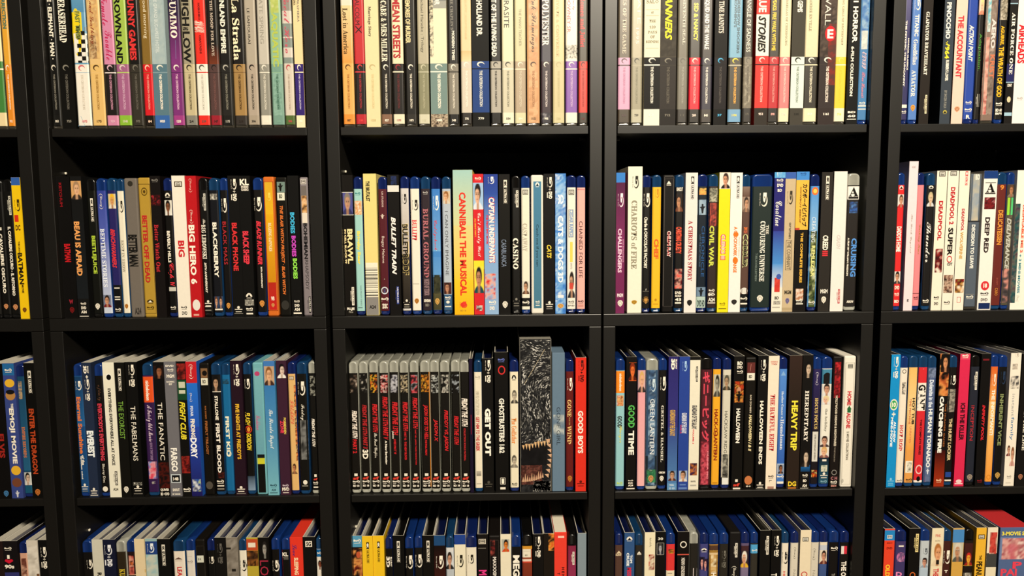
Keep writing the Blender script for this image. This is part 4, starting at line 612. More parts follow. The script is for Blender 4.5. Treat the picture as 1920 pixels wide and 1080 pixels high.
slip,67.8,13.3,176.0,4a88d4|n;0.0;175.4;0.02;0.98;3a78cc 68a4e0 a8cced 4a88d4 e0ecf4;4|b;152.4;175.4;0;1;3a78cc;3a78cc|b;123.9;134.6;0;1;2c4c9c;2c4c9c|h;3D;138.2;149.8;0.25;0.8;f0f4f4;b|t;CATS & DOGS 3D;39.6;123.6;0.25;0.75;f8f8f4;b|l;line;20.1;23.8;0.25;0.8;e8ecf0|l;wb;6.4;12.8;0.2;0.8;e8b060
bd,82.4,11.5,174.0,f1ecdf|l;fox;149.3;155.9;0.2;0.8;5a5650|t;CEDAR RAPIDS;96.6;131.3;0.3;0.7;8aa4c8;b|l;box;96.6;131.3;0.2;0.72;4a3030|e2;65.4;90.7;0.35;0.65;f0d868|s;UNRATED;56.4;64.5;0.4;0.6;b0aca0;s|p;20.0;53.7;0.1;0.9;f1ecdf 2a2018 d8a888 2a2c34|n;31.0;39.1;0.15;0.85;c84838 d85848;3|l;bd;12.5;16.5;0.2;0.8;6a6660|h;DVD;9.0;10.9;0.15;0.85;6a6660;b
bd,94.7,11.1,173.7,eeb8ae|b;155.4;156.7;0.1;0.9;d88a88;d88a88|t;CHAINED FOR LIFE;45.4;116.6;0.28;0.68;4a1c22;s|l;bd;13.0;17.0;0.2;0.8;5a2a30|b;8.0;11.3;0.2;0.8;d89a90;d89a90
@D2
slip,143.7,11.4,176.4,7c2c5c|b;164.3;176.4;0;1;3f88d4;3f88d4|b;81.5;164.3;0;1;5a2048;8a3468|l;bdv;133.8;150.9;0.2;0.85;f4e0e8|t;CHALLENGERS;51.5;107.0;0.25;0.68;f4c8dc;b|s;LUCA GUADAGNINO’S;64.7;93.6;0.78;0.88;e0a8c4;b|h;MGM;20.4;25.2;0.2;0.85;f0dce0;b|l;wb;8.1;16.7;0.25;0.85;f4ecdc
digi,158.8,18.1,184.0,f0ecda|l;bdv;156.9;172.3;0.3;0.75;2a2822|t;CHARIOTS of FIRE;56.1;142.2;0.25;0.65;98927e;f|l;wb;10.8;16.5;0.3;0.7;c89a38
bd,177.7,10.2,173.6,161311|l;bdv;133.6;150.7;0.1;0.9;f4ecdc|t;Charlie & CHOCOLATE FACTORY;56.5;121.2;0.2;0.6;f4ecdc;b|line2;28.7;30.9;0.45;0.55;f4ecdc|l;wb;11.6;20.7;0.1;0.9;d8a050|b;27.3;27.7;0.1;0.9;8f8a80;8f8a80
bd,189.4,11.7,173.7,f3c02c|l;bdv;145.1;156.1;0.3;0.75;c88a18|t;CHEF;68.4;93.6;0.25;0.75;d85a24;b|l;univ;10.6;18.1;0.15;0.85;c08a20
steel,203.0,14.4,173.6,161311|l;frame;7.6;171.6;0.1;0.95;6a6460|l;frame;7.6;168.9;0.14;0.9;4a4440|l;tri1;160.3;166.1;0.3;0.7;f4ecdc|t;CHILD’S PLAY;70.7;103.4;0.4;0.75;e8d0c8;b|t;CHILD’S PLAY;71.7;102.6;0.45;0.6;b83038;b
bd,218.3,11.3,173.7,15110f|h;UNCUT;153.2;157.8;0.15;0.85;f4ecdc;b|p;127.7;149.9;0.08;0.92;2a1c14 1a1210 c8906a 7a4a34|t;CHRISTMAS CRUELTY;74.9;108.5;0.15;0.78;e8583c;b|n;30.6;55.6;0.1;0.9;c83040 3a1818 d8a090 e8584c;2.5|h;DVD;23.6;26.8;0.15;0.85;f4ecdc;b|h;GOLD;19.8;22.6;0.15;0.85;f4ecdc;b|h;43;14.7;18.5;0.15;0.85;f4ecdc;b|b;11.3;13.2;0.15;0.85;f4ecdc;f4ecdc
slip,230.9,15.1,175.8,e8e3de|l;4k;142.4;171.1;0.45;0.7;2a2826|t;A CHRISTMAS STORY;40.4;116.5;0.28;0.65;a8303c;f|l;wb;8.3;16.4;0.25;0.7;2a2826
bd,246.4,12.7,174.1,15212e|n;148.4;156.7;0.15;0.85;d88848 e8c060 3a2020;2|n;123.5;142.3;0.05;0.95;a8bccc 98b0c4 8098b0 b8c8d4;3|man;125.3;137.3;0.2;0.8;14181e|t;CHRONICLE;45.4;109.5;0.45;0.75;2f5f98;s|s;LOST THE LOST FOOTAGE;58.2;98.4;0.25;0.38;5a7a98;s|b;20.5;32.2;0;1;7890a8;7890a8|man;20.8;31.4;0.2;0.8;14181e|b;5.8;20.1;0;1;b8ccc4;b8ccc4|h;DVD HD;7.2;15.7;0.15;0.85;3a4a48;b
bd,260.4,12.1,174.1,382a28|n;139.6;156.6;0.1;0.95;a8a490 4a4c40 c8c4ac 6a6858;2|n;109.4;138.1;0.05;0.95;a83a34 5a2c2a c85848 3a2624;3|t;CIVIL WAR;57.7;109.8;0.15;0.65;c8d058;b|l;bd;25.5;29.6;0.2;0.8;f4ecdc|h;BD;21.3;24.1;0.15;0.85;f4ecdc;b|h;A24;13.7;18.5;0.15;0.85;f4ecdc;b|b;11.3;12.4;0.1;0.9;f4ecdc;f4ecdc
slip,273.5,13.8,176.0,f4e020|b;155.6;176.0;0;1;f0e4d8;f0e4d8|p;156.1;175.4;0.15;0.95;f0e4d8 3a2820 d8a080 28201c|t;CLERKS III;66.6;99.1;0.2;0.68;e04058;b|t;CLERKS III;67.3;98.4;0.28;0.6;f0c8b8;b|l;bd;8.3;12.5;0.25;0.75;8a7a10|b;3.9;5.1;0.15;0.85;8a7a10;8a7a10
slip,287.7,14.8,175.6,f0ece6|l;4k;143.1;171.4;0.5;0.75;4a4844|t;A CLOCKWORK ORANGE;50.3;108.3;0.35;0.65;e07c28;b|e;95.3;101.8;0.3;0.75;e07c28|e;61.6;70.0;0.3;0.75;e07c28|s;STANLEY KUBRICK’S;69.1;95.3;0.78;0.86;e8a878;s|l;wb;9.1;16.3;0.25;0.75;3a3834
bd,302.6,10.8,173.6,62483e|b;146.2;158.3;0;1;8a7468;6a5044|p;126.4;145.6;0.08;0.92;a89080 3a2820 d0a080 7a6050|h;THE;103.5;107.3;0.3;0.7;e87838;b|h;FILM;99.8;103.0;0.3;0.7;c8684a;b|t;COBBLER;56.2;98.9;0.2;0.82;c8c890;b|t;COBBLER;57.0;98.1;0.3;0.7;2a241c;b|e;22.8;31.0;0.05;0.95;e0dcd4|b;5.8;22.8;0;1;14110f;14110f|l;bd;14.1;19.0;0.1;0.9;f4ecdc|b;9.5;11.4;0.1;0.9;f4ecdc;f4ecdc
bd,315.3,25.8,173.6,22302d|l;bdv;133.1;150.6;0.35;0.75;f4ecdc|t;THE;98.7;109.9;0.72;0.84;f4ecdc;f|t;CONJURING UNIVERSE;38.7;115.1;0.4;0.68;ece8dc;f|s;7 FILM COLLECTION;39.1;74.4;0.22;0.32;7a8880;f|l;wb;12.2;21.3;0.35;0.65;f4ecdc
slip,342.3,13.7,175.8,2c2a78|b;168.5;175.8;0;1;58a8e0;58a8e0|n;169.3;175.8;0.2;0.95;e0ecf0 58a8e0 a8d0ec;2|l;bd;163.6;167.6;0.2;0.8;f4ecdc|h;DVD;157.5;161.5;0.25;0.8;f4ecdc;b|h;BD;151.4;155.1;0.3;0.7;f4ecdc;b|t;Coraline;108.8;139.8;0.15;0.75;f0ece4;c|b;61.1;102.3;0;1;3a48a0;4f90d4|b;31.0;61.1;0;1;5a98d8;d8dce0|b;0.0;31.0;0;1;ece4d4;ece4d4|n;25.3;43.3;0.25;0.75;d84038 c83830 e05848;3|e;41.4;48.3;0.4;0.85;4a60b0|h;BD;15.8;19.6;0.3;0.7;4a4640;b|n;9.2;13.9;0.2;0.85;8a867c c8c4b8 4a4640;1.2|b;4.8;6.3;0.1;0.8;b0aca0;b0aca0
slip,356.3,13.1,175.8,cab694|b;167.5;175.8;0;1;3f66b4;3f66b4|l;bdv;135.6;152.6;0.2;0.75;3a3428|s;GUY RITCHIE’S;92.5;113.0;0.45;0.65;5a5240;b|l;box;53.1;90.6;0.2;0.78;4a4436|t;THE COVENANT;53.9;89.5;0.32;0.68;4a4436;s|h;MGM;22.3;27.4;0.2;0.85;4a4436;b|l;wb;9.6;17.6;0.3;0.7;8078a0|b;1.4;5.2;0;1;b8a480;b8a480
slip,370.1,16.1,176.3,151210|b;165.8;176.3;0;1;4a90d8;4a90d8|l;bd;171.3;175.3;0.3;0.75;2a5a98|b;103.9;165.8;0;1;eebc4e;eebc4e|t;カウボーイビバップ;108.0;161.0;0.5;0.88;221a10;b|t;COWBOY BEBOP;112.3;157.7;0.3;0.42;8a5c1c;b|b;103.6;106.2;0;0.35;c04a38;c04a38|t;THE COMPLETE SERIES;36.8;100.2;0.45;0.65;ecb848;b|n;14.6;29.2;0.2;0.8;c87838 f0e4d4 a85c28 e8d0b0;2.5|l;bd;11.6;15.8;0.25;0.75;f4ecdc|b;9.1;10.6;0.25;0.8;f4ecdc;f4ecdc
bd,388.6,11.8,173.5,5a9ad8|b;102.0;158.2;0;1;4f94d8;88b8e0|n;5.8;102.0;0.02;0.98;2a3420 5a6a38 1c2014 8a9460 c8ccb0;3|e;146.9;157.2;0.15;0.85;e87838|e;149.3;154.8;0.3;0.7;f0d060|t;CREATING;88.0;119.6;0.25;0.65;dce4ec;s|t;REMLEZAR;44.2;83.7;0.3;0.68;dcdc90;b|l;bd;9.1;13.3;0.15;0.85;f4ecdc
slip,402.2,13.9,175.6,302c28|l;4k;140.8;170.7;0.38;0.68;f4ecdc|t;CREED;77.9;96.6;0.25;0.75;f4ecdc;b|t;III;70.4;77.2;0.25;0.75;d83840;b|h;MGM;22.9;28.2;0.2;0.85;e8e4d8;b|l;wb;10.0;19.1;0.3;0.75;f4ecdc
slip,418.0,16.5,176.3,ece6e0|t;CRASH;79.3;97.1;0.35;0.65;d0c8c4;i|l;uhd;9.8;28.0;0.5;0.75;c03040
clear,435.7,15.6,173.9,2a2624|b;141.3;157.6;0;1;f4f0e8;f4f0e8|h;A;145.2;156.3;0.12;0.88;14120f;f|b;142.1;144.7;0.1;0.9;14120f;14120f|n;124.3;138.4;0.2;0.85;3a6ab8 2a2624 5a90d8;2.5|t;CRUISING;43.8;92.6;0.45;0.9;5a94d8;b|s;A FILM BY WILLIAM FRIEDKIN;44.9;93.2;0.15;0.28;f4ecdc;b|h;ARROW;10.2;13.5;0.25;0.8;f4ecdc;b
@E2
bd,498.6,9.5,174.2,e23234|l;para;152.4;158.3;0.22;0.78;f0dcd0|p;130.9;147.2;0.08;0.92;e8e0d8 4a3424 d8a080 c03030|t;DADDY’S HOME;74.9;106.9;0.15;0.75;f4ece0;b|p;34.2;50.1;0.08;0.92;e8e0d8 2a1c14 d8a080 3a3a40|h;DVD;27.0;31.7;0.2;0.8;f4ecdc;b|l;bd;18.8;23.0;0.2;0.8;f4ecdc|h;BD;9.9;13.7;0.2;0.8;f4ecdc;b
slip,511.9,11.4,188.2,ecdce0|h;CC;179.9;182.7;0.3;0.7;b8acac;b|t;The Dark Crystal;73.1;122.3;0.4;0.62;a8988a;c|h;E;11.3;14.5;0.4;0.6;4a4644;b
bd,523.9,9.3,174.1,e88e94|t;Dashing Time;71.7;109.2;0.35;0.75;b08848;c|b;21.1;22.0;0.05;0.95;8a4a50;8a4a50|l;bd;13.6;17.8;0.2;0.8;6a3038
bd,535.9,10.9,173.9,1d1a19|l;para;153.6;158.0;0.22;0.78;f4ecdc|p;131.8;150.3;0.1;0.98;1d1a19 c8b890 e0c0a0 d8d8d8|t;Thunder;61.1;112.2;0.2;0.7;f0e8e0;c|l;bd;9.5;14.1;0.15;0.85;f4ecdc
slip,547.2,13.2,176.2,f0e8d6|l;fox;169.0;175.6;0.2;0.8;5a5650|t;DEADPOOL;89.1;138.7;0.3;0.7;b8202c;b|n;48.3;78.5;0.2;0.9;7a1c20 2a1414 a02c2c f0e8d6;3|l;bd;14.0;18.2;0.25;0.75;3a3632|h;DVD;6.6;10.4;0.3;0.7;5a5650;b
slip,561.1,13.6,176.2,f0e8d8|l;fox;170.0;175.6;0.2;0.8;5a5650|t;DEADPOOL 2;108.9;155.7;0.3;0.72;b8202c;b|t;SUPER;69.5;105.1;0.25;0.72;1a1614;b|r;60.8;69.5;0.25;0.75;c8242c|h;CUT;57.1;60.8;0.3;0.8;1a1614;b|n;22.2;45.0;0.08;0.92;5a2820 d8b8a0 2a1814 a06850;2.5|l;bd;7.6;11.8;0.2;0.75;3a3632
slip,576.0,13.2,176.0,f0e8d8|l;4k;157.4;175.4;0.55;0.8;d83c44|t;DEADPOOL;100.7;128.7;0.38;0.65;b8202c;b|t;WOLVERINE;65.1;99.8;0.35;0.65;c8a058;b|n;22.1;39.9;0.1;0.95;b82428 3a2018 d8a050 f0e8d8;3|l;box;9.5;16.8;0.35;0.7;d83c44
crit,591.1,15.1,173.7,5c6672|n;113.7;172.2;0.08;0.95;c8bea8 b0b0a8 98a4b0 d8c8a8;5|h;BD;164.7;171.6;0.4;0.75;e8e4d8;b|b;111.8;113.7;0;1;2a2c30;2a2c30|t;DECISION TO LEAVE;53.0;108.6;0.3;0.6;f0ece4;b|b;19.7;20.4;0.1;0.8;8f8a80;8f8a80|l;bd;14.0;18.5;0.15;0.75;f4ecdc
slip,606.7,17.2,175.8,f0eae2|b;166.0;175.8;0;1;1c4080;1c4080|h;A;148.9;160.5;0.2;0.85;14120f;f|b;160.5;161.2;0.12;0.9;14120f;14120f|b;146.8;148.3;0.12;0.9;14120f;14120f|n;127.9;142.7;0.12;0.92;2a1414 8a2428 1a1010 c8787c;2.5|t;DEEP RED;72.9;117.8;0.25;0.6;2a1c1c;b|e;25.0;37.0;0.2;0.82;d83a40|h;18;28.3;34.0;0.38;0.65;f4ecdc;b|l;bd;18.6;22.8;0.2;0.8;4a4644|h;DVD;11.1;15.0;0.25;0.75;6a6664;b|b;1.2;8.9;0.1;0.95;1c3060;1c3060
bd,624.9,12.6,174.1,702f28|h;9;151.9;158.2;0.3;0.7;d88838;b|t;DELICATESSEN;82.9;126.5;0.25;0.75;d89440;b|s;JEUNET;31.6;41.0;0.4;0.6;a85848;s|s;CARO;18.2;27.8;0.35;0.65;d89440;s
bd,638.1,9.9,174.1,5a5444|p;143.1;158.2;0.08;0.92;4a4034 6a4a34 c08860 8a7a68|b;120.6;142.2;0.15;0.45;a8d83c;98e048|b;120.6;142.2;0.6;0.9;58c878;60d088|n;52.3;120.6;0.03;0.97;5a5444 7a7260 46402f 68604c;3|t;DELIVERANCE;51.3;116.5;0.2;0.75;c0c0b4;i|n;8.6;52.3;0.03;0.97;d8988a b88078 5a5050 3a3438;3
slip,649.0,20.5,176.3,f0ece0|n;8.5;134.6;0;0.3;8a867c 3a3c48 2a5c5c 6a665c 4a3048;4|t;DESPICABLE ME 2;72.5;132.8;0.45;0.6;e05838;b|t;+ 3 MINI-MOVIES;20.9;70.7;0.4;0.55;4a8a98;b|l;dis;10.4;18.0;0.3;0.6;c8c4b8
@A3
slip,-646.1,14.2,175.9,110f0e|t;ELVIS;53.4;85.0;0.2;0.7;9c2a22;b|l;wb;1.9;10.4;0.3;0.75;4a80b0
slip,-631.6,14.4,176.1,3f4e8e|b;160.6;175.7;0;1;2c6ca4;2c6ca4|l;bd;164.3;169.4;0.2;0.8;f4ecdc|e;145.1;155.8;0.1;0.95;e8b838|e;128.4;141.0;0.1;0.95;b8884c|e;136.0;142.1;0.15;0.9;1a1818|t;THE;118.4;124.3;0.5;0.7;f4ecdc;b|t;EMOJI MOVIE;45.7;118.0;0.2;0.72;f0e8d8;b|e;30.6;42.9;0.1;0.95;e8b838|e;14.6;26.8;0.1;0.95;7a4a34|man;1.3;10.2;0.3;0.7;d8d8dc
bd,-616.8,11.1,174.0,1d4a6a|b;35.7;155.3;0;1;1d4a6a;2a6488|t;EMPIRE RECORDS;53.1;93.1;0.25;0.6;d87c34;f|p;16.4;33.4;0.08;0.92;c8ccc8 1c1612 e0c0a8 d8d4d0|n;129.4;152.5;0.2;0.6;1d4a6a c8a878 2a6488;2|b;5.8;15.8;0;1;1d5a78;1d5a78
slip,-605.3,13.5,176.1,0f0e0c|l;4k;137.0;166.2;0.35;0.65;f4ecdc|t;ENTER THE DRAGON;31.7;117.2;0.2;0.68;b84a24;b|l;wb;2.9;11.8;0.25;0.75;c87838
@B3
bd,-544.7,11.5,174.1,1f5084|b;93.1;157.3;0;1;1a4068;2a68a0|l;bdv;140.1;152.1;0.2;0.85;f4ecdc|t;Eternal Sunshine;57.1;131.4;0.2;0.65;e07c3c;b|s;of the;42.3;55.2;0.35;0.65;f4ecdc;b|s;spotless mind;23.7;54.0;0.2;0.38;f4ecdc;b|l;univ;10.0;17.7;0.15;0.85;f4ecdc|b;7.2;8.1;0.2;0.8;8f8a80;8f8a80
slip,-532.5,11.9,176.0,29344c|l;3d;161.8;171.9;0.2;0.75;f4ecdc|h;+;155.3;159.9;0.4;0.65;f4ecdc;b|l;bdp;126.9;154.4;0.25;0.75;f4ecdc|b;52.6;88.3;0;1;29344c;29344c|t;EVEREST;53.1;87.7;0.12;0.85;ecf0f0;w|l;univ;5.1;12.7;0.15;0.85;f4ecdc|b;2.3;3.2;0.1;0.9;f4ecdc;f4ecdc
bd,-518.2,11.0,173.9,151312|s;a film by;126.4;146.8;0.25;0.7;6a4a38;c|t;EVERYBODY’S EVERYTHING;48.1;122.7;0.2;0.68;d84458;b|s;Blu-ray Disc;18.8;43.5;0.25;0.6;f4ecdc;s|e;6.9;13.9;0.2;0.8;f4ecdc
slip,-506.0,14.3,176.1,f0ecda|e;152.6;161.9;0.25;0.75;f8f6ee|e;153.2;160.6;0.3;0.72;14120f|t;EVERYTHING EVERYWHERE ALL AT ONCE;42.2;142.6;0.35;0.62;22201c;b|l;uhd;15.6;34.6;0.4;0.75;4a463c|h;A24;8.6;12.4;0.3;0.75;4a463c;b
slip,-491.3,12.4,175.8,151410|l;4k;138.8;167.8;0.35;0.65;f4ecdc|t;THE EXORCIST;76.6;125.6;0.2;0.7;84b44c;s|l;wb;5.2;14.1;0.25;0.75;f4ecdc
slip,-477.6,14.1,176.3,121110|l;bdp;144.2;172.6;0.28;0.8;f4ecdc|t;THE FABELMANS;47.5;118.9;0.25;0.68;f4ecdc;s|n;14.9;19.1;0.1;0.9;e8e4d8 14120f 8a867c;1|l;univ;7.3;14.9;0.15;0.85;f4ecdc|b;3.4;4.4;0.1;0.9;8f8a80;8f8a80
bd,-457.8,13.7,174.2,3a2050|b;123.5;156.9;0;1;e85c28;e85c28|t;nickelodeon;126.1;151.7;0.3;0.62;f4ecdc;b|t;A Fairly Odd Movie;72.4;120.2;0.15;0.75;e8d0e0;c|s;GROW UP, TIMMY TURNER!;47.9;71.1;0.35;0.62;b898c0;s|n;23.2;46.0;0.15;0.9;d84080 4a90d0 e8a8b0 e03858;3|s;Blu-ray Disc;16.5;19.4;0.3;0.7;f4ecdc;s
slip,-443.2,13.6,175.7,131110|p;154.4;171.0;0.05;0.95;2a1814 14100e a06848 1a1414|t;THE FANATIC;47.7;123.2;0.25;0.68;f4ecdc;s|n;10.6;44.8;0;1;3a1410 131110 5a1c14 1a1010;3|h;QUIVER;6.4;10.3;0.1;0.9;f4ecdc;b|h;BD + DVD;1.1;4.9;0.1;0.9;f4ecdc;b
slip,-428.9,14.7,176.4,77757a|h;DVD;169.5;171.8;0.15;0.85;f4ecdc;b|l;bd;163.3;167.3;0.3;0.8;f4ecdc|h;MGM;155.1;159.7;0.2;0.85;f4ecdc;b|h;2-DISC;149.2;151.4;0.15;0.85;f4ecdc;b|h;SET;145.9;148.1;0.35;0.65;f4ecdc;b|t;FARGO;32.9;63.9;0.2;0.75;f4f0e8;b|b;17.7;29.1;0.1;0.95;d0d8dc;d0d8dc|b;18.8;28.0;0.18;0.87;16161a;16161a|h;148;20.9;25.3;0.3;0.75;f4ecdc;b|h;SHOUT;6.6;10.4;0.2;0.8;f4ecdc;b|h;2F 23235;1.9;3.8;0.15;0.85;f4ecdc;b
slip,-413.4,11.4,176.4,141210|n;153.1;173.5;0.05;0.95;8a2020 2a1010 a83028 14100e;3|b;126.2;152.2;0;1;1c4a2c;1c4a2c|b;142.0;149.8;0.15;0.85;d0d0b8;d0d0b8|b;134.6;139.2;0.15;0.85;d0d0b8;d0d0b8|t;FIGHT CLUB;74.7;124.3;0.12;0.75;e4d43c;i|n;30.3;53.0;0.05;0.95;8a2020 2a1010 a83028 14100e;3|l;bd;5.7;11.0;0.1;0.9;f4ecdc
slip,-401.4,13.6,176.1,2c68c8|b;148.4;176.1;0;1;c82830;c82830|l;dis;153.9;172.4;0.25;0.7;f4ecdc|b;91.5;148.4;0;1;2c78d8;2c5cc0|b;0.0;91.5;0;1;2c4cb0;241f60|l;dis;124.2;135.4;0.2;0.5;f4ecdc|t;PIXAR;105.0;118.6;0.25;0.5;d8e0f0;b|t;FINDING;77.4;101.8;0.2;0.6;f4ecdc;b|t;DORY;50.4;76.8;0.1;0.7;f4f4f8;b|n;6.3;22.5;0.1;0.9;e8ecf4 2a2a5c 3a68c0 d8e060;3
steel,-385.6,12.5,173.6,16130f|b;154.3;166.7;0;1;8a6848;8a6848|e;156.9;163.9;0.3;0.8;1a1612|b;145.0;153.9;0.1;0.85;e8e4d0;e8e4d0|h;BD;147.3;151.9;0.3;0.65;5a564c;b|s;ROB ZOMBIE’S;100.7;117.9;0.4;0.55;a86838;b|t;FIREFLY TRILOGY;54.0;98.4;0.35;0.6;a86838;b|e;8.0;18.5;0.15;0.85;5a544c
bd,-370.9,12.5,174.1,141212|p;136.9;156.4;0.05;0.98;1a1818 14100e c8a080 2a2420|b;136.1;136.9;0.1;0.95;f4ecdc;f4ecdc|t;STALLONE;99.6;131.3;0.3;0.62;f4ecdc;b|t;FIRST BLOOD;30.1;95.2;0.28;0.68;f4ece0;b|n;23.1;30.7;0.3;0.95;5a2018 141212 8a3420;2.5|l;bd;15.8;20.8;0.15;0.85;f4ecdc|b;12.0;13.5;0.15;0.85;f4ecdc;f4ecdc|b;7.8;9.7;0.15;0.85;8f8a80;8f8a80
bd,-357.7,10.5,173.5,1e6fa2|n;146.1;152.5;0.1;0.9;1e6fa2 2a4a5c 14384c;2|t;FIRST KID;51.0;104.1;0.25;0.7;f0ecd0;b|r;51.0;59.0;0.2;0.8;f0ecd0
slip,-345.7,14.2,176.4,2b1724|l;bdp;143.5;171.8;0.28;0.8;f4ecdc|t;FIVE NIGHTS AT FREDDY’S;47.8;120.2;0.3;0.65;e8b838;b|l;univ;4.6;12.2;0.15;0.85;f4ecdc|b;1.7;2.7;0.1;0.9;8f8a80;8f8a80
bd,-330.8,10.5,173.9,141210|l;bdv;139.3;152.6;0.2;0.85;f4ecdc|t;FLASH;91.6;109.0;0.1;0.7;e8cc38;i|r;81.6;91.6;0.05;0.85;d84028|e;83.5;89.7;0.25;0.65;e89838|t;GORDON;59.0;81.6;0.15;0.75;e8cc38;i|b;5.8;24.8;0;1;3a4858;8aa0b8
steel,-318.1,13.3,173.6,78b4bc|b;49.0;166.6;0;1;80b8c0;70a8b8|e;156.2;162.3;0.2;0.7;c04a78|t;Flashdance;85.8;105.0;0.15;0.6;c86890;c|b;49.0;53.7;0;1;1a1c20;1a1c20|b;41.0;49.0;0;1;c8cc40;d8d438|b;1.0;41.0;0;1;14120f;14120f
slip,-303.4,14.0,175.7,4a90c0|b;150.1;175.7;0;1;4a80c0;4a80c0|p;144.2;169.0;0.05;0.95;c8a888 8a5a30 e8b890 4a3028|b;75.3;144.2;0;1;3f80bc;5898c0|b;0.0;75.3;0;1;5898c0;80bcc8|t;The Florida Project;61.7;112.8;0.2;0.7;f0f4f0;c|l;bd;10.6;14.8;0.2;0.8;2a4a58|h;A24;5.4;8.5;0.3;0.7;2a4a58;b|b;2.5;3.5;0.15;0.85;2a4a58;2a4a58
slip,-287.5,12.7,176.1,432538|p;153.3;172.2;0.1;0.95;432538 1a1418 e8d0c0 f0ece4|t;FORBIDDEN;80.4;101.8;0.55;0.78;e8d060;b|t;ZONE;81.7;98.0;0.2;0.55;e04058;b|l;bd;10.0;14.2;0.2;0.8;c8b8c0|h;MVD;5.2;9.6;0.15;0.85;f4ecdc;b|b;2.3;3.3;0.2;0.8;f4ecdc;f4ecdc
bd,-273.7,10.0,173.9,e6bc7c|l;fox;150.7;155.7;0.2;0.8;8a6a38|n;44.7;144.2;0.75;1;e6bc7c d87838 3a2014 e8c890;2|t;FREAKED;93.4;124.7;0.2;0.7;d85048;c|p;27.2;41.3;0.15;0.85;e6bc7c 4a3020 c88860 8a6a4a
bd,-262.3,12.5,174.0,15130f|l;bdv;130.5;148.7;0.1;0.85;f4ecdc|t;Friday;98.3;118.9;0.25;0.7;f4ecdc;c|n;46.4;98.3;0.05;0.98;15130f 5a5a58 8a8a88 2a2a28;4|e;13.1;19.2;0.3;0.75;f4ecdc|b;10.6;12.1;0.2;0.8;8f8a80;8f8a80
clear,-247.5,10.0,174.1,15130f|n;130.0;155.5;0.2;0.9;15130f 15130f a8a89c 2a2824;2|t;FRIDAY THE 13TH;63.3;100.0;0.25;0.62;f0e8dc;i|b;23.0;26.3;0.35;0.65;f4ecdc;f4ecdc|h;sf;18.7;21.5;0.25;0.75;d84838;b|l;bd;12.7;16.9;0.2;0.8;f4ecdc|b;8.5;10.1;0.2;0.8;f4ecdc;f4ecdc
@C3
clear,-196.1,11.5,173.6,17140f|t;FRIDAY THE 13TH;73.2;110.0;0.25;0.8;f4e8dc;i|t;PART 2;53.7;72.1;0.25;0.7;d02a30;b|n;132.9;156.5;0.12;0.9;16130f 16130f 5a4a40 d8c8b8;2.2|b;23.4;26.9;0.32;0.68;f4ecdc;f4ecdc|h;sf;18.6;22.6;0.15;0.85;d84838;b|l;bd;13.3;18.0;0.12;0.9;f4ecdc|h;BD 18;9.1;11.9;0.15;0.85;f4ecdc;b
clear,-183.5,11.3,173.4,17140f|t;FRIDAY THE 13TH PART 3;59.4;117.3;0.3;0.8;b82c30;i|t;3D;45.7;58.2;0.2;0.85;f4ecdc;b|n;132.7;156.4;0.12;0.9;16130f 16130f 2a2824 e8e0d4;2.2|b;23.2;26.8;0.32;0.68;f4ecdc;f4ecdc|h;sf;18.5;22.4;0.15;0.85;d84838;b|l;bd;13.1;17.9;0.12;0.9;f4ecdc|h;BD 18;9.0;11.7;0.15;0.85;f4ecdc;b
clear,-170.5,11.3,174.1,17140f|t;FRIDAY THE 13TH;80.8;118.1;0.3;0.85;d02a30;i|s;The Final Chapter;47.5;80.0;0.3;0.75;f4ecdc;c|n;132.6;156.3;0.12;0.9;16130f 16130f e8b838 d86828 16130f 16130f;2.2|b;23.0;26.6;0.32;0.68;f4ecdc;f4ecdc|h;sf;18.3;22.2;0.15;0.85;d84838;b|l;bd;13.0;17.7;0.12;0.9;f4ecdc|h;BD 18;8.8;11.6;0.15;0.85;f4ecdc;b
clear,-157.5,11.8,173.4,17140f|t;FRIDAY THE 13TH PART V;71.2;127.6;0.3;0.85;d02a30;i|s;A New Beginning;38.3;70.0;0.4;0.7;f4ecdc;b|n;132.4;156.1;0.12;0.9;16130f 16130f d83038 e8d8d0 8a2024 16130f 16130f;2.2|b;22.9;26.4;0.32;0.68;f4ecdc;f4ecdc|h;sf;18.1;22.1;0.15;0.85;d84838;b|l;bd;12.8;17.5;0.12;0.9;f4ecdc|h;BD 18;8.6;11.4;0.15;0.85;f4ecdc;b
clear,-144.6,11.5,174.1,17140f|t;FRIDAY THE 13TH;76.9;120.7;0.25;0.85;d02a30;i|s;JASON;72.6;82.4;0.15;0.35;f4ecdc;b|s;LIVES PART VI;51.9;72.2;0.35;0.6;d02a30;i|n;132.3;156.0;0.12;0.9;2a2830 16130f c8c8d0 3a3848;2.2|b;22.7;26.3;0.32;0.68;f4ecdc;f4ecdc|h;sf;18.0;21.9;0.15;0.85;d84838;b|l;bd;12.6;17.4;0.12;0.9;f4ecdc|h;BD 18;8.5;11.2;0.15;0.85;f4ecdc;b
clear,-131.6,11.3,173.5,17140f|t;FRIDAY THE 13TH;82.3;120.5;0.3;0.85;d02a30;i|s;PART VII - THE NEW BLOOD;44.2;81.5;0.4;0.65;d02a30;b|n;132.2;155.9;0.12;0.9;16130f 16130f c8b898 16130f 16130f e8d8c0;2.2|b;22.5;26.1;0.32;0.68;f4ecdc;f4ecdc|h;sf;17.8;21.8;0.15;0.85;d84838;b|l;bd;12.5;17.2;0.12;0.9;f4ecdc|h;BD 18;8.3;11.1;0.15;0.85;f4ecdc;b
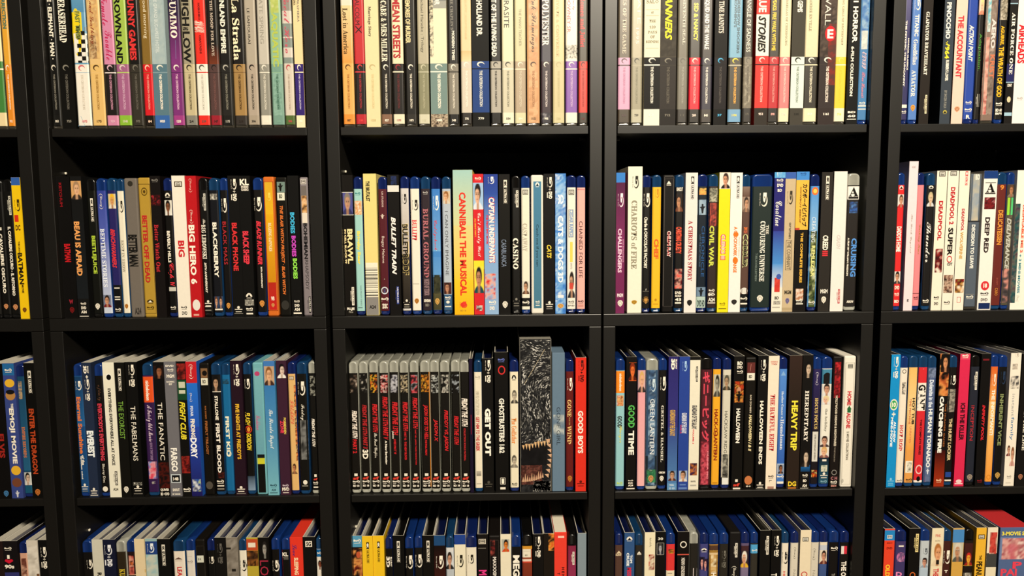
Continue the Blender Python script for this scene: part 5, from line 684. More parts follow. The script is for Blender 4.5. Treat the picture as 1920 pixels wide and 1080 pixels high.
clear,-118.7,11.1,174.0,17140f|t;FRIDAY THE 13TH;85.4;126.2;0.3;0.85;d02a30;i|s;PART VIII - JASON TAKES MANHATTAN;37.8;84.1;0.45;0.65;d02a30;b|n;132.0;155.7;0.12;0.9;16130f 3a2028 d84048 8a9098 16130f;2.2|b;22.4;25.9;0.32;0.68;f4ecdc;f4ecdc|h;sf;17.6;21.6;0.15;0.85;d84838;b|l;bd;12.3;17.0;0.12;0.9;f4ecdc|h;BD 18;8.1;10.9;0.15;0.85;f4ecdc;b
clear,-105.5,12.5,174.0,17140f|t;JASON GOES TO HELL;71.0;116.4;0.25;0.75;d02a30;i|s;THE FINAL FRIDAY;49.4;70.6;0.4;0.6;d02a30;b|b;7.6;159.2;0.9;1;d88828;d88828|n;133.2;155.6;0.12;0.9;d88828 3a2010 16130f e8a838 16130f;2.2|b;22.2;25.8;0.32;0.68;f4ecdc;f4ecdc|h;sf;17.5;21.4;0.15;0.85;d84838;b|l;bd;12.1;16.9;0.12;0.9;f4ecdc|h;BD 18;8.0;10.7;0.15;0.85;f4ecdc;b
clear,-92.8,11.4,174.1,17140f|t;JASON X;67.7;97.4;0.3;0.8;d02a30;i|n;131.7;155.4;0.12;0.9;16130f 16130f c8ccc8 16130f 16130f e8e4dc;2.2|b;22.1;25.6;0.32;0.68;f4ecdc;f4ecdc|h;sf;17.3;21.3;0.15;0.85;d84838;b|l;bd;12.0;16.7;0.12;0.9;f4ecdc|h;BD 18;7.8;10.6;0.15;0.85;f4ecdc;b
clear,-80.1,12.1,173.8,17140f|t;FREDDY VS. JASON;55.0;109.3;0.3;0.8;d02a30;i|n;131.6;155.3;0.12;0.9;16130f 16130f d8d4c8 3a2020;2.2|b;21.9;25.5;0.32;0.68;f4ecdc;f4ecdc|h;sf;17.1;21.1;0.15;0.85;d84838;b|l;bd;11.8;16.6;0.12;0.9;f4ecdc|h;BD 18;7.6;10.4;0.15;0.85;f4ecdc;b
clear,-66.3,11.6,174.1,17140f|t;FRIDAY THE 13TH;63.3;101.4;0.3;0.8;d02a30;i|n;131.4;155.2;0.12;0.9;16130f 16130f 16130f c8d0d8;2.2|b;21.7;25.3;0.32;0.68;f4ecdc;f4ecdc|h;sf;17.0;20.9;0.15;0.85;d84838;b|l;bd;11.6;16.4;0.12;0.9;f4ecdc|h;BD 18;7.5;10.2;0.15;0.85;f4ecdc;b
clear,-54.5,11.7,173.6,17140f|t;FRIDAY THE 13TH;87.2;124.5;0.15;0.8;f4e8dc;i|s;COLLECTION BONUS MATERIAL;42.1;85.3;0.35;0.55;c03034;b|b;21.6;25.1;0.32;0.68;f4ecdc;f4ecdc|h;sf;16.8;20.8;0.15;0.85;d84838;b|l;bd;11.5;16.2;0.12;0.9;f4ecdc|h;BD 18;7.3;10.1;0.15;0.85;f4ecdc;b
slip,-42.6,4.1,176.1,1f1530|b;77.3;103.1;0.35;0.6;801c34;801c34
bd,-36.7,10.2,173.7,f0e7d2|l;bd;149.3;153.5;0.2;0.8;b8b0a0|s;UNRATED COLLECTOR’S EDITION;102.6;133.6;0.25;0.65;a8a090;s|t;GET HIM TO THE GREEK;54.5;100.1;0.2;0.65;c03038;b|b;21.6;28.5;0.2;0.8;c8c0b0;8a8478|b;10.7;11.7;0.2;0.8;b0a898;b0a898
slip,-25.8,13.6,176.3,151311|l;bdp;144.5;173.9;0.28;0.8;f4ecdc|t;GET OUT;48.4;111.0;0.2;0.75;f6f0e4;w|l;univ;6.9;14.9;0.15;0.85;5a564c
slip,-9.9,16.9,184.1,13110f|l;bd;171.3;176.3;0.25;0.75;6a78c0|r;154.9;166.5;0.25;0.8;d83838|t;GHOSTBUSTERS 1&2;51.8;124.0;0.3;0.7;f0ece0;o|l;box;9.9;19.2;0.35;0.75;f4ecdc|h;1;11.1;17.8;0.45;0.65;f4ecdc;b|b;3.5;6.3;0.35;0.75;f4ecdc;f4ecdc
bd,8.9,11.5,173.8,f0e6cc|l;para;146.7;154.4;0.25;0.75;1a1814|p;117.1;135.1;0.15;0.98;f0e6cc 6a6458 c8bca8 4a463e|t;The Godfather;64.3;98.0;0.2;0.75;e08838;f|p;32.2;49.2;0.05;0.9;f0e6cc 5a564c c8bca8 8a8478|l;bd;7.9;12.3;0.2;0.8;3a362e
digi,22.0,40.4,200.5,9a968c|n;0.0;200.5;0;1;121214 2a2a2c 161618 3a3a3c 1a1a1c;4|l;scales;62.1;199.9;0.01;0.99;8a867e|line3;142.9;187.1;0.15;0.8;d8c8a8|n;35.5;62.1;0.05;0.85;0e0d0d 1c1a1c 141214;6|n;9.7;35.5;0.03;0.7;5a3028 3a2420 7a4a40 2a1c18;2|l;teeth;56.2;72.8;0.05;0.92;e0b888|l;teethr;17.7;70.9;0.78;0.97;d8b090|l;teethu;11.7;30.5;0.05;0.75;d0a888|l;scales;-0.2;14.7;0.4;0.99;8a867e
digi,63.5,16.2,182.6,6c8398|n;75.4;101.8;0.1;0.95;d8dcd8 a8b0b0 8090a0 6c8398;4|t;GONE GIRL;61.7;111.9;0.35;0.65;3c4854;s
bd,80.9,10.4,173.4,6c221e|l;bdv;132.8;149.6;0.2;0.85;f4ecdc|t;GONE;98.7;121.1;0.2;0.7;e0bc7c;f|s;WITH THE;87.6;98.2;0.4;0.55;c09c64;f|t;WIND;62.5;87.0;0.2;0.7;e0bc7c;f|l;wb;12.1;20.7;0.25;0.8;c8843c
slip,93.6,13.5,176.1,e03828|l;bdp;144.2;172.7;0.28;0.8;4a1410|t;GOOD BOYS;50.5;106.8;0.22;0.72;f6e8dc;b|l;univ;6.6;14.5;0.15;0.85;6a1810
@D3
bd,145.3,11.9,173.8,9cccd2|b;129.0;157.8;0;1;f09028;f09028|t;nickelodeon;131.6;154.6;0.38;0.65;f4ecdc;b|n;112.0;126.0;0.1;0.85;f4f0e8 c8603c e8b878 8a3a28;2.5|t;GOOD;83.7;99.2;0.2;0.7;2a2620;b|t;Burger;63.6;86.4;0.3;0.75;e8d838;c|l;bd;7.2;11.4;0.2;0.8;c8d848
slip,158.7,13.1,176.3,15110f|e2;145.1;168.8;0.25;0.98;e86828|p;145.7;168.4;0.2;0.98;15110f 8a3418 e87838 5a2010|t;GOOD;83.6;113.6;0.2;0.85;58b058;o|t;TIME;47.5;79.8;0.25;0.8;f0ece0;b|l;bd;12.5;14.3;0.25;0.75;f4ecdc|h;DVD;8.9;11.2;0.28;0.72;f4ecdc;b|h;A24;5.7;8.0;0.25;0.75;f4ecdc;b|b;1.8;3.4;0.1;0.9;f4ecdc;f4ecdc
bd,173.3,10.6,173.9,ebaab0|p;129.8;158.0;0.03;0.97;d8b0b0 d8b070 e8b098 3a3434|b;5.8;129.8;0;1;eba8ae;f0b8b8
clear,184.5,15.3,173.5,3c5878|n;5.8;158.7;0.03;0.97;7a9cc0 4a6a90 2c3c54 98b4cc 3c5878;5|b;7.3;45.6;0;1;22303c;2a3a40|l;bdv;130.4;147.2;0.3;0.8;c8d8e0|t;GREEN LANTERN;47.9;121.0;0.35;0.72;eceff0;s|n;10.1;27.4;0.1;0.9;2c6848 4a9868 22402c 88a890;2.5|l;wb;10.1;19.8;0.25;0.7;d8a068
bd,200.6,10.8,173.7,161412|l;bdv;131.5;149.7;0.2;0.9;f4ecdc|t;GRETEL & HANSEL;36.8;112.2;0.35;0.65;d8d4c8;f|h;ORION;21.5;24.4;0.15;0.9;f4ecdc;b|l;wb;10.9;18.6;0.25;0.75;f4ecdc
slip,212.9,12.7,176.2,322c70|b;83.3;176.2;0;1;322c70;3c3a84|b;0.0;83.3;0;1;3c4c90;5888b8|l;3d;158.9;173.1;0.25;0.85;f4ecdc|t;GUARDIANS OF THE GALAXY;71.9;106.4;0.2;0.75;d0a850;b|p;12.3;25.7;0.1;0.9;8098b8 3a2418 d0a080 5a2c24|b;0.0;8.8;0;1;6898c4;6898c4|h;MARVEL;5.4;7.9;0.25;0.7;c8d8e4;b|h;3D BD;0.8;3.4;0.2;0.8;b8ccdc;b
slip,226.7,13.3,176.0,2f4a9c|l;bdv;156.9;169.9;0.3;0.75;a8c8e8|t;GUARDIANS OF THE GALAXY;75.2;102.5;0.3;0.8;d8dce8;b|t;VOL.2;75.2;86.9;0.15;0.3;c83858;b|p;11.0;25.6;0.12;0.92;a8b8d0 4a3020 d8a888 e0d8d0|b;5.8;7.7;0.2;0.8;6a88c0;6a88c0|b;0.6;3.3;0.1;0.9;6a88c0;6a88c0
slip,240.6,13.1,175.6,ebe5d2|b;171.3;175.6;0;1;14120f;14120f|l;uhd;142.9;162.9;0.5;0.78;3a362e|t;GUARDIANS OF THE GALAXY;80.7;112.3;0.25;0.75;3a3844;b|s;VOLUME 3;61.1;81.1;0.35;0.5;d83848;b|n;19.1;35.4;0.15;0.85;5a2c58 2a1c34 c87838 3a3c68;2.5|h;MARVEL;10.0;12.3;0.25;0.75;8a867c;b|b;4.6;6.6;0.2;0.8;b8b4a8;b8b4a8
uhd,254.8,14.6,174.1,4c2028|n;5.8;158.1;0.03;0.97;4c2028 5c2830 40181f;4|t;ギニーピッグ;63.8;155.8;0.15;0.8;d84c60;b|n;6.4;63.8;0.1;0.8;4c2028 d85c6c a83848 6a2832;2.5|s;GUINEA PIG;14.1;51.4;0.65;0.8;e88a94;b
bd,270.5,10.7,174.1,f0b030|p;122.7;152.0;0.1;0.9;c8c4b0 2a2824 a8a494 4a4840|t;HACK-O-LANTERN;38.5;106.3;0.25;0.7;8a2c18;b|r;70.3;77.9;0.2;0.75;8a2c18|b;7.2;9.1;0.2;0.8;c88a20;c88a20
bd,283.2,11.2,173.5,d8d2c2|p;131.2;151.3;0.05;0.95;b8b4a4 5a5648 b89878 4a4638|t;HACKSAW RIDGE;43.8;103.7;0.3;0.65;4a4842;s|n;14.7;46.3;0.03;0.97;a8a498 6a6860 3a3834 c8c4b4;3|l;bd;17.0;21.2;0.2;0.8;2a2826|b;5.8;14.7;0.15;0.85;e8e8e4;e8e8e4|b;5.8;15.7;0;0.14;14161a;14161a
slip,297.0,13.5,176.0,14110e|h;BD;164.2;168.9;0.3;0.8;f4ecdc;b|h;DVD;159.5;163.3;0.3;0.8;f4ecdc;b|l;bd;153.4;157.5;0.3;0.85;f4ecdc|n;115.4;143.1;0.1;0.95;d86828 3a1c10 e8a048 14110e c84820;3|e;128.6;135.6;0.35;0.7;c89070|man;116.4;130.5;0.2;0.85;14100e|t;HALLOWEEN;61.8;107.3;0.3;0.68;f4ece0;b|b;9.7;13.2;0.35;0.6;f4ecdc;f4ecdc|h;sf;3.9;7.8;0.15;0.8;d84838;b|b;0.0;2.0;0.15;0.85;f4ecdc;f4ecdc
steel,312.6,13.9,173.9,18140f|b;153.4;167.2;0;1;6a3430;6a3430|l;line;155.6;165.3;0.4;0.5;c88878|b;144.0;153.4;0.08;0.85;e8e4d4;e8e4d4|h;BD;146.6;150.9;0.3;0.6;5a564c;b|s;ROB ZOMBIE’S;100.7;124.7;0.45;0.6;c8bca8;b|t;HALLOWEEN I & II;50.2;98.8;0.4;0.68;e8d8a8;i|e;5.2;17.2;0.12;0.85;c87c4c|h;BD 18;2.2;4.1;0.3;0.7;f4ecdc;b
slip,328.3,12.4,176.2,131110|l;bdp;142.7;170.8;0.28;0.8;f4ecdc|t;HALLOWEEN ENDS;32.8;117.0;0.28;0.65;f4ecdc;b|l;univ;1.6;9.3;0.15;0.85;f4ecdc|b;0.2;1.2;0.1;0.9;8f8a80;8f8a80
slip,341.3,13.7,175.8,f0e2ce|h;EXPERIENCE;166.9;169.3;0.2;0.85;d8a090;b|h;70MM;163.9;166.5;0.25;0.8;d8a090;b|t;THE HATEFUL EIGHT;51.0;125.7;0.25;0.7;c0343a;f|l;bd;14.3;18.6;0.25;0.75;5a4a40|h;ᘔ;7.2;12.0;0.35;0.6;5a4a40;b|b;0.0;3.3;0.2;0.8;b08878;b08878
bd,356.1,10.7,173.6,4c7ec8|b;34.0;158.0;0;1;5a90d8;3c68b8|tri;149.6;155.6;0.2;0.8;8ab4e0|s;Heather Gunner &;93.1;128.9;0.35;0.6;d8e4f0;f|t;Houndsman;51.6;92.1;0.3;0.7;e0e4ec;f|b;18.6;32.8;0.08;0.92;c8d0dc;c8d0dc|p;19.4;31.7;0.15;0.85;8a98b0 2a1c14 a06848 3a3a48|l;bd;12.6;17.6;0.1;0.9;f4ecdc|b;6.1;9.0;0.1;0.9;f4ecdc;f4ecdc
slip,368.5,16.3,176.0,30251e|b;119.3;175.6;0;1;3a2a24;30251e|t;HEAVY TRIP;51.0;116.9;0.25;0.75;ecdc48;b|h;DG;3.0;9.7;0.15;0.8;e8c838;b|b;0.0;1.4;0.15;0.8;d88838;d88838
slip,385.8,13.2,176.4,161311|p;146.4;168.3;0.1;0.98;161311 100e0c d0b8a0 161311|t;HEREDITARY;62.7;129.9;0.3;0.68;e8e0d4;f|p;28.8;52.7;0.1;0.95;161311 1a1410 d8c0a8 2a2420|b;22.4;31.3;0.1;1;1c6cb0;1a3c60|l;bd;15.1;19.4;0.3;0.8;f4ecdc|h;BD;8.6;12.0;0.35;0.7;f4ecdc;b|h;A24;1.8;5.7;0.3;0.75;f4ecdc;b|b;0.0;0.5;0.1;0.9;f4ecdc;f4ecdc
bd,399.9,10.3,173.5,342c50|b;77.4;157.5;0;1;342c60;241c30|b;5.8;77.4;0;1;201a20;201a20|l;dis;136.9;153.8;0.25;0.7;d8d0d8|t;HOCUS POCUS;78.9;120.0;0.3;0.7;dcc078;f|b;35.7;75.5;0.15;0.85;dcd8d0;dcd8d0|s;25TH ANNIVERSARY EDITION;38.2;71.7;0.4;0.6;6a6660;f|n;14.6;24.2;0.15;0.85;e8a030 c84820 3a1c14 f0d080;2
bd,411.5,13.5,173.5,ece8dc|b;137.7;157.4;0;1;4a8aa8;4a8aa8|e;135.8;153.1;0.05;0.95;1a1818|p;122.3;138.1;0.05;0.95;e8e4dc 2a201a d8a488 e0e0e0|p;111.0;122.7;0.05;0.95;e8e4dc e0d0a0 e8b8a0 e0e0e0|t;the holiday;75.3;105.7;0.35;0.65;8a867c;f|p;54.7;69.2;0.05;0.95;e8e4dc 3a2820 d8a488 4a3a3a|p;40.5;54.7;0.05;0.95;e8e4dc d8b070 e8b898 8a5a58|b;5.8;40.5;0;1;1a2a38;2a5a70|b;35.6;38.1;0.3;0.7;f4ecdc;f4ecdc|n;21.7;30.4;0.2;0.8;c8c8a0 e0dcc8 6a8a80;2|l;univ;13.1;20.8;0.15;0.85;f4ecdc|l;bd;6.1;10.4;0.2;0.8;8ab0c0
steel,425.8,11.9,174.1,1d1715|n;119.7;166.6;0.05;0.95;a82028 3a1414 c83038 2a1010;3|t;HOLLYWOOD DREAMS & NIGHTMARES;55.5;122.5;0.35;0.6;d8ccb8;b|s;THE ROBERT ENGLUND STORY;34.6;54.2;0.4;0.55;a89c8c;s|r;16.7;23.9;0.2;0.8;8a8680|h;C H;10.4;14.8;0.15;0.85;b8787c;b|l;bd;4.8;9.4;0.15;0.85;f4ecdc|h;BD;1.1;3.2;0.2;0.8;d8988c;b
steel,440.0,15.3,174.3,ede7da|l;frame;4.0;165.5;0.12;0.88;c0baac|l;fox;158.0;164.0;0.3;0.75;b8b4a8|t;HOME;109.5;128.0;0.35;0.7;c8303c;b|tri;104.4;109.1;0.35;0.75;2c6c3c|b;100.0;105.0;0.4;0.7;2c6c3c;2c6c3c|t;ALONE;79.2;99.7;0.35;0.7;c8303c;b|t;2 MOVIE COLLECTION;37.1;75.0;0.42;0.62;8a8478;b|e;5.9;11.7;0.1;0.3;c0bcb0
@E3
slip,500.0,11.7,176.0,1c94d2|l;bdp;144.7;172.8;0.28;0.8;f4ecdc|e;102.5;117.6;0.05;0.9;e8e4d0|e;104.4;115.7;0.14;0.8;3aa860|h;10;107.0;113.2;0.25;0.7;f4ecdc;b|pl;94.3;100.6;0.3;0.7;f4ecdc|t;ALL-NEW;60.0;88.0;0.55;0.8;f0f4f4;b|t;MINI-MOVIE;54.3;93.4;0.22;0.48;f0f4f4;b|l;univ;4.9;12.6;0.15;0.85;8ac8e8|b;2.4;3.4;0.2;0.8;8ac8e8;8ac8e8
bd,512.5,10.4,173.7,f0e5d5|r;150.8;156.4;0.25;0.75;3a3632|n;123.1;139.5;0.3;0.75;1c1a18 f0e5d5 2a2826 f0e5d5;2|t;HOT ROD;48.4;83.2;0.25;0.68;c8343a;f|l;bd;5.9;10.2;0.2;0.8;8a8478
bd,523.6,11.9,174.1,e8a456|b;102.6;158.8;0;1;f0c070;f4d498|b;49.2;102.6;0;1;f4d090;eea850|l;line;149.3;150.6;0.1;0.9;b88848|t;HOT TUB;83.6;118.7;0.52;0.8;2a2018;b|t;TIME MACHINE;84.0;117.7;0.2;0.42;b84830;s|s;UNRATED;59.2;81.3;0.35;0.55;d08058;s|b;19.1;34.9;0.1;0.85;f4ecd8;f4ecd8|n;20.4;32.9;0.3;0.75;2a2620 f4ecd8 8a8478;2|l;bd;6.9;11.6;0.2;0.85;5a3818
bd,536.4,11.9,174.0,da323a|tri;147.7;157.1;0.1;0.95;b8bcc0|b;101.5;138.3;0.02;0.95;f4ece0;f4ece0|t;GIANT;102.4;136.0;0.08;0.85;141210;b|t;THE COMPLETE SERIES;42.9;90.1;0.4;0.62;3a1214;b|r;16.8;29.5;0.15;0.9;f0c8c4|b;5.8;8.7;0;1;f4ece4;f4ece4|e;7.1;14.1;0.3;0.7;141210
bd,549.1,11.3,173.5,4a5a82|n;5.8;158.2;0.03;0.97;4a5a82 5a6a90 6a7a9c 3a4a70;4|n;144.7;156.9;0.1;0.9;2a3040 8a98b8 4a5870;2|s;Dolemite in the;105.7;141.9;0.2;0.7;dce4f0;b|t;HUMAN TORNADO;25.5;103.8;0.25;0.72;f0f0ec;b|man;16.3;24.0;0.3;0.7;e0e4ec|b;5.8;14.3;0.2;0.5;a83c58;a83c58
slip,562.7,13.4,176.3,161211|n;121.0;176.3;0.05;0.95;14100e c86838 e8a058 3a1c14 14100e;4|p;152.1;175.7;0.15;0.98;14100e 14100e d8986c 2a1814|t;CATCHING FIRE;45.3;120.1;0.2;0.6;f0ece4;w|s;THE HUNGER GAMES;53.5;110.7;0.72;0.86;b87038;s|b;0.0;48.8;0;1;3a1010;a83818|l;bd;5.6;10.3;0.25;0.75;f0c8a0
bd,577.0,10.6,173.6,181412|l;bdv;135.0;147.6;0.2;0.85;f4ecdc|n;99.1;129.4;0.05;0.95;8a867c 5a5650 b8b0a0 3a3834;2.5|t;THE HURT LOCKER;34.2;90.6;0.25;0.65;d8c498;b|b;12.0;18.8;0.15;0.85;2c4c98;2c4c98|b;6.6;8.6;0.1;0.9;f4ecdc;f4ecdc
slip,589.5,13.0,175.8,da3058|b;168.1;175.8;0;1;e04868;e04868|l;bd;170.4;175.2;0.2;0.8;f4ecdc|t;ICHI THE KILLER;61.5;111.3;0.28;0.75;2a1018;b|e;4.1;9.0;0.2;0.8;f0d0d0|b;2.6;4.1;0.1;0.9;f0d0d0;f0d0d0
uhd,604.2,11.9,174.1,2a2d39|l;uhd;128.5;152.2;0.4;0.75;f4ecdc|t;INCEPTION;61.3;107.7;0.25;0.6;c8343c;s|l;wb;7.4;15.9;0.2;0.8;a89888
slip,617.3,12.3,175.9,151211|b;166.7;169.0;0.15;0.8;7a2028;7a2028|t;INFINITY POOL;61.1;108.5;0.35;0.65;d83038;i|l;bd;4.6;8.8;0.25;0.75;8a2028
bd,630.2,9.8,174.0,ee9040|b;112.8;158.7;0;1;e06a30;f0a858|b;5.8;112.8;0;1;f4c880;f0a040|l;bdv;133.2;149.0;0.2;0.75;f4e0c8|t;THE INFORMANT!;68.1;128.8;0.25;0.7;f6ead8;b|r;8.5;15.2;0.2;0.75;d88828
bd,641.5,10.8,173.5,151412|l;bdv;135.3;152.2;0.2;0.8;2a3c58|t;INHERENT VICE;54.0;122.5;0.25;0.68;8a9464;b|l;wb;9.3;18.0;0.2;0.8;d0a458
slip,655.0,13.5,176.3,f0e7d8|l;bdv;170.8;175.7;0.4;0.75;b8b0a4|n;154.9;162.4;0.2;0.7;8a847c c8bcae f0e7d8;2|n;129.5;146.4;0.1;0.9;2a2a30 f0e7d8 3a3a40;3|t;instant;93.1;122.9;0.35;0.6;a8a8a8;s|t;family;61.4;92.0;0.3;0.65;4a78a8;s|p;40.0;54.4;0.1;0.55;f0e7d8 5a3a28 d8a488 7a3a44|p;26.5;52.4;0.45;0.95;f0e7d8 8a5a38 d8a488 d8a8a0|l;bd;9.9;14.1;0.3;0.7;a8a094|b;3.3;4.3;0.2;0.7;c0b8aa;c0b8aa
slip,669.7,12.3,175.7,1a1716|t;IN THE LINE;47.5;100.9;0.5;0.72;f4ecdc;f|l;wb;8.0;15.7;0.3;0.8;b0785c
@A4
slip,-660.1,11.6,175.7,2a1c1a|
slip,-648.1,18.3,176.0,1a1618|l;bd;163.4;167.8;0.1;0.6;f4ecdc|h;I;152.0;157.0;0.25;0.42;f4ecdc;b|heart;145.4;151.2;0.05;0.65;d8203c|h;90s;138.7;144.1;0.02;0.7;f4ecdc;b|b;93.9;133.5;0;1;3a3c78;44487c
bd,-629.5,11.3,173.7,d8a890|n;93.7;151.4;0.05;0.95;4a2c24 d8a890 6a3c30 8a5444 e8c0a8;4
slip,-617.9,13.9,176.0,d8cfc2|n;93.5;169.2;0.03;0.97;d8cfc2 e8e0d4 c0b8ac d8d0c4;5|b;150.0;150.4;0;1;a8a098;a8a098|b;148.2;148.5;0;1;a8a098;a8a098|n;127.5;131.1;0.75;1;5a3c28 8a6444;3
slip,-603.5,13.8,176.3,121110|l;bdp;137.7;166.6;0.2;0.75;f4ecdc
@B4
bd,-548.2,13.1,174.0,151311|l;bdv;136.0;148.4;0.4;0.95;f4ecdc
slip,-534.6,13.9,175.6,d6d2c2|t;R;126.0;131.2;0.35;0.75;2a261c;b
slip,-520.2,15.4,175.8,1a1e36|l;bdp;139.4;168.7;0.1;0.75;e8e8ec
clear,-504.2,12.6,173.8,342b1d|t;KU;125.3;135.6;0.25;0.8;d8c040;f
bd,-491.1,11.3,173.8,2a1818|n;127.0;153.2;0.05;0.95;3a1a18 c85a50 e8a890 2a1814 e8783c;4|b;126.5;127.4;0;1;f0d8b0;f0d8b0
slip,-479.4,12.9,176.2,e8d4ae|b;130.9;135.4;0.9;1;d8b878;d8b878
slip,-465.8,15.2,176.0,98b8bc|b;154.7;172.3;0;1;2c4888;2c4888|l;bdv;156.9;169.6;0.15;0.75;e8ecf0|n;75.8;154.2;0.03;0.97;88b8c4 a8c4c4 d0d0c0 98b8bc;6
slip,-450.4,16.7,175.7,131211|l;4k;139.0;168.0;0.35;0.6;f4ecdc
bd,-430.9,15.4,173.6,efe3d4|l;tri1;146.5;150.1;0.15;0.75;6a4a40|b;144.7;145.1;0.15;0.75;c8b0a0;c8b0a0|t;LEA;124.2;137.2;0.3;0.7;c82c34;b
bd,-414.5,11.2,174.1,e4dcd2|l;bd;141.7;145.4;0.15;0.75;a89c94|b;150.3;150.8;0.2;0.7;c8bcb4;c8bcb4
steel,-401.9,12.4,173.9,1c1814|l;frame;47.2;165.1;0.1;0.95;3a342c|b;142.6;152.0;0.05;0.85;dcdccc;dcdccc|h;BD 4K;145.6;148.8;0.25;0.6;6a6a5c;b
bd,-387.2,10.4,174.0,131210|l;bdv;140.4;150.0;0.25;0.85;f4ecdc
slip,-376.2,14.4,176.4,181614|l;bdp;141.3;168.3;0.25;0.7;6a6660
slip,-361.3,14.9,176.1,8a8276|n;74.2;174.4;0.03;0.97;8a8276 9a9288 787066 a8a096;6|l;line;160.0;162.7;0;0.4;2a2620|l;line;130.0;133.7;0.4;0.75;2a2620
bd,-345.5,10.2,173.9,efe8d8|l;bdv;130.3;145.3;0.1;0.95;1c1a16
slip,-334.7,14.5,176.1,c0ac40|b;158.5;174.0;0;1;c45430;c45430|b;162.8;169.1;0.15;0.8;f0e4d0;f0e4d0|n;137.4;158.2;0;1;2a1c14 5a3820 a86c30 14100c;4
slip,-319.8,13.7,175.9,15120f|p;147.2;170.7;0.3;0.98;15120f 2a2624 a8a49c 15120f|t;LO;124.1;144.7;0.1;0.9;a83048;s
bd,-303.8,10.4,174.1,15120f|l;bdv;128.8;144.0;0.1;0.95;f4ecdc
bd,-290.5,10.8,173.8,141210|h;KL;149.2;154.5;0.1;0.8;f4ecdc;b|b;147.2;147.9;0.1;0.8;8f8a80;8f8a80|b;145.8;146.3;0.25;0.8;8f8a80;8f8a80|b;144.8;145.2;0.25;0.8;8f8a80;8f8a80|l;line;91.5;157.9;-0.22;-0.08;a82c44
digi,-278.7,16.5,175.5,e8402e|t;Love;150.2;166.2;0.2;0.55;3a2c78;c|t;SLEEPING;124.7;148.1;0.3;0.62;f4e0b8;b
slip,-261.8,15.6,175.8,161412|b;162.0;170.1;0.2;0.75;f4ecdc;f4ecdc|h;SG;163.1;169.0;0.28;0.68;141210;b
bd,-245.4,8.2,174.1,ece4d8|b;148.2;158.4;0;1;1c6ca8;1c6ca8|l;bd;150.7;155.2;0.2;0.8;f4ecdc|p;130.7;143.7;0.1;0.95;ece4d8 2a1810 8a4c34 ece4d8
@C4
slip,-197.1,11.9,176.2,1f1513|b;160.8;176.2;0;1;5fa2c4;5fa2c4|l;bd;165.8;172.1;0.1;0.9;f4ecdc|n;121.3;159.5;0.03;0.97;2a1512 8a3020 e8a058 3a1c18 14100e;4|e;145.9;154.9;0.35;0.8;c8603c
slip,-184.7,13.6,176.1,f4c92c|l;4k;138.8;167.9;0.4;0.65;2a2010
slip,-170.8,14.2,176.0,f4c92c|l;4k;139.5;168.1;0.38;0.62;2a2010
bd,-155.1,9.9,173.5,15130f|l;3d;132.7;147.3;0.1;0.85;f4ecdc
slip,-144.7,14.3,176.2,12110f|l;4k;139.4;168.7;0.35;0.62;f4ecdc
bd,-129.5,10.9,173.7,15130f|l;bdv;130.3;148.5;0.1;0.95;f4ecdc
bd,-117.3,10.8,173.9,1a1814|l;bdv;131.5;149.3;0.1;0.95;f4ecdc
slip,-106.0,14.3,175.7,16130f|l;4k;138.9;168.6;0.35;0.62;f4ecdc
slip,-91.3,14.5,175.7,2a1514|b;161.8;175.7;0;1;27507f;27507f|b;70.0;161.8;0;1;1c1210;5a2820|l;bdv;130.2;148.1;0.15;0.85;f4ecdc
bd,-76.3,10.8,173.5,c0c6cc|p;128.8;152.5;0.03;0.97;d8dce0 3a2c22 d8a488 2a2a2c|b;152.3;157.8;0;1;e0e0e0;e0e0e0
slip,-64.8,14.6,176.2,f0e8d0|b;162.8;176.2;0;1;2a4a98;2a4a98|l;bdv;131.6;148.5;0.2;0.8;2a261c
bd,-50.0,14.2,173.5,efe7d4|l;bdv;136.0;148.3;0.2;0.75;2a261c
slip,-34.4,13.5,176.3,1b1715|l;fox;162.8;169.9;0.1;0.8;d0c8b8|b;156.7;157.6;0.05;0.8;8a867c;8a867c|t;M;120.2;127.5;0.1;0.85;e0408c;b
steel,-19.9,15.0,173.9,1a1614|n;146.0;168.3;0.1;0.55;8a2c2c 1a1614 3a1818 c85c50;4|l;frame;41.1;167.8;0.12;0.88;4a403c|t;MAXXXIN;116.3;144.9;0.35;0.65;e0d8d0;b
slip,-4.5,13.8,176.1,efe6ce|b;152.2;169.4;0.1;0.85;b8b8ac;b8b8ac|p;152.2;169.0;0.15;0.82;b8b8ac 1c1614 e88838 d85028
bd,9.8,12.4,173.7,171512|t;MEG;117.7;146.7;0.15;0.85;f4eee0;b
uhd,23.5,13.8,173.9,9c4e34|b;154.3;158.6;0;1;d89c38;d89c38|b;143.1;154.3;0.05;0.85;f0e8d4;f0e8d4|h;BD;145.0;147.2;0.3;0.55;8a8474;b|b;151.4;151.8;0.15;0.8;b8b0a0;b8b0a0|b;137.7;140.7;0;0.9;f0d8c8;f0d8c8|b;135.8;137.7;0;1;d8503c;d8503c|b;68.2;135.8;0;1;8a3c28;6a2c20
slip,37.9,13.8,175.7,171412|l;bdp;144.1;172.3;0.25;0.75;f4ecdc
slip,52.1,13.7,175.9,221b14|n;152.3;175.9;0.45;1;221b14 221b14 e8983c d85c20 f0c060;4
digi,65.9,16.3,177.3,ec4838,f0e8d4|b;169.5;172.5;0.3;0.8;f8c8b8;f8c8b8|t;H E N;116.0;130.0;0.6;0.82;2a1414;b|t;T;119.6;122.4;0.25;0.45;2a1414;b
uhd,83.3,11.6,173.5,8c2c4a|b;67.3;158.2;0;1;8c2c4a;a8406a|l;uhd;132.2;150.0;0.45;0.8;f4ecdc
slip,96.4,11.4,176.1,8a98a2|
@D4
bd,145.7,10.5,173.7,5c4238|tri;146.9;150.5;0.2;0.8;e8d4b0|h;SONY;143.5;146.6;0.1;0.85;e8d4b0;b
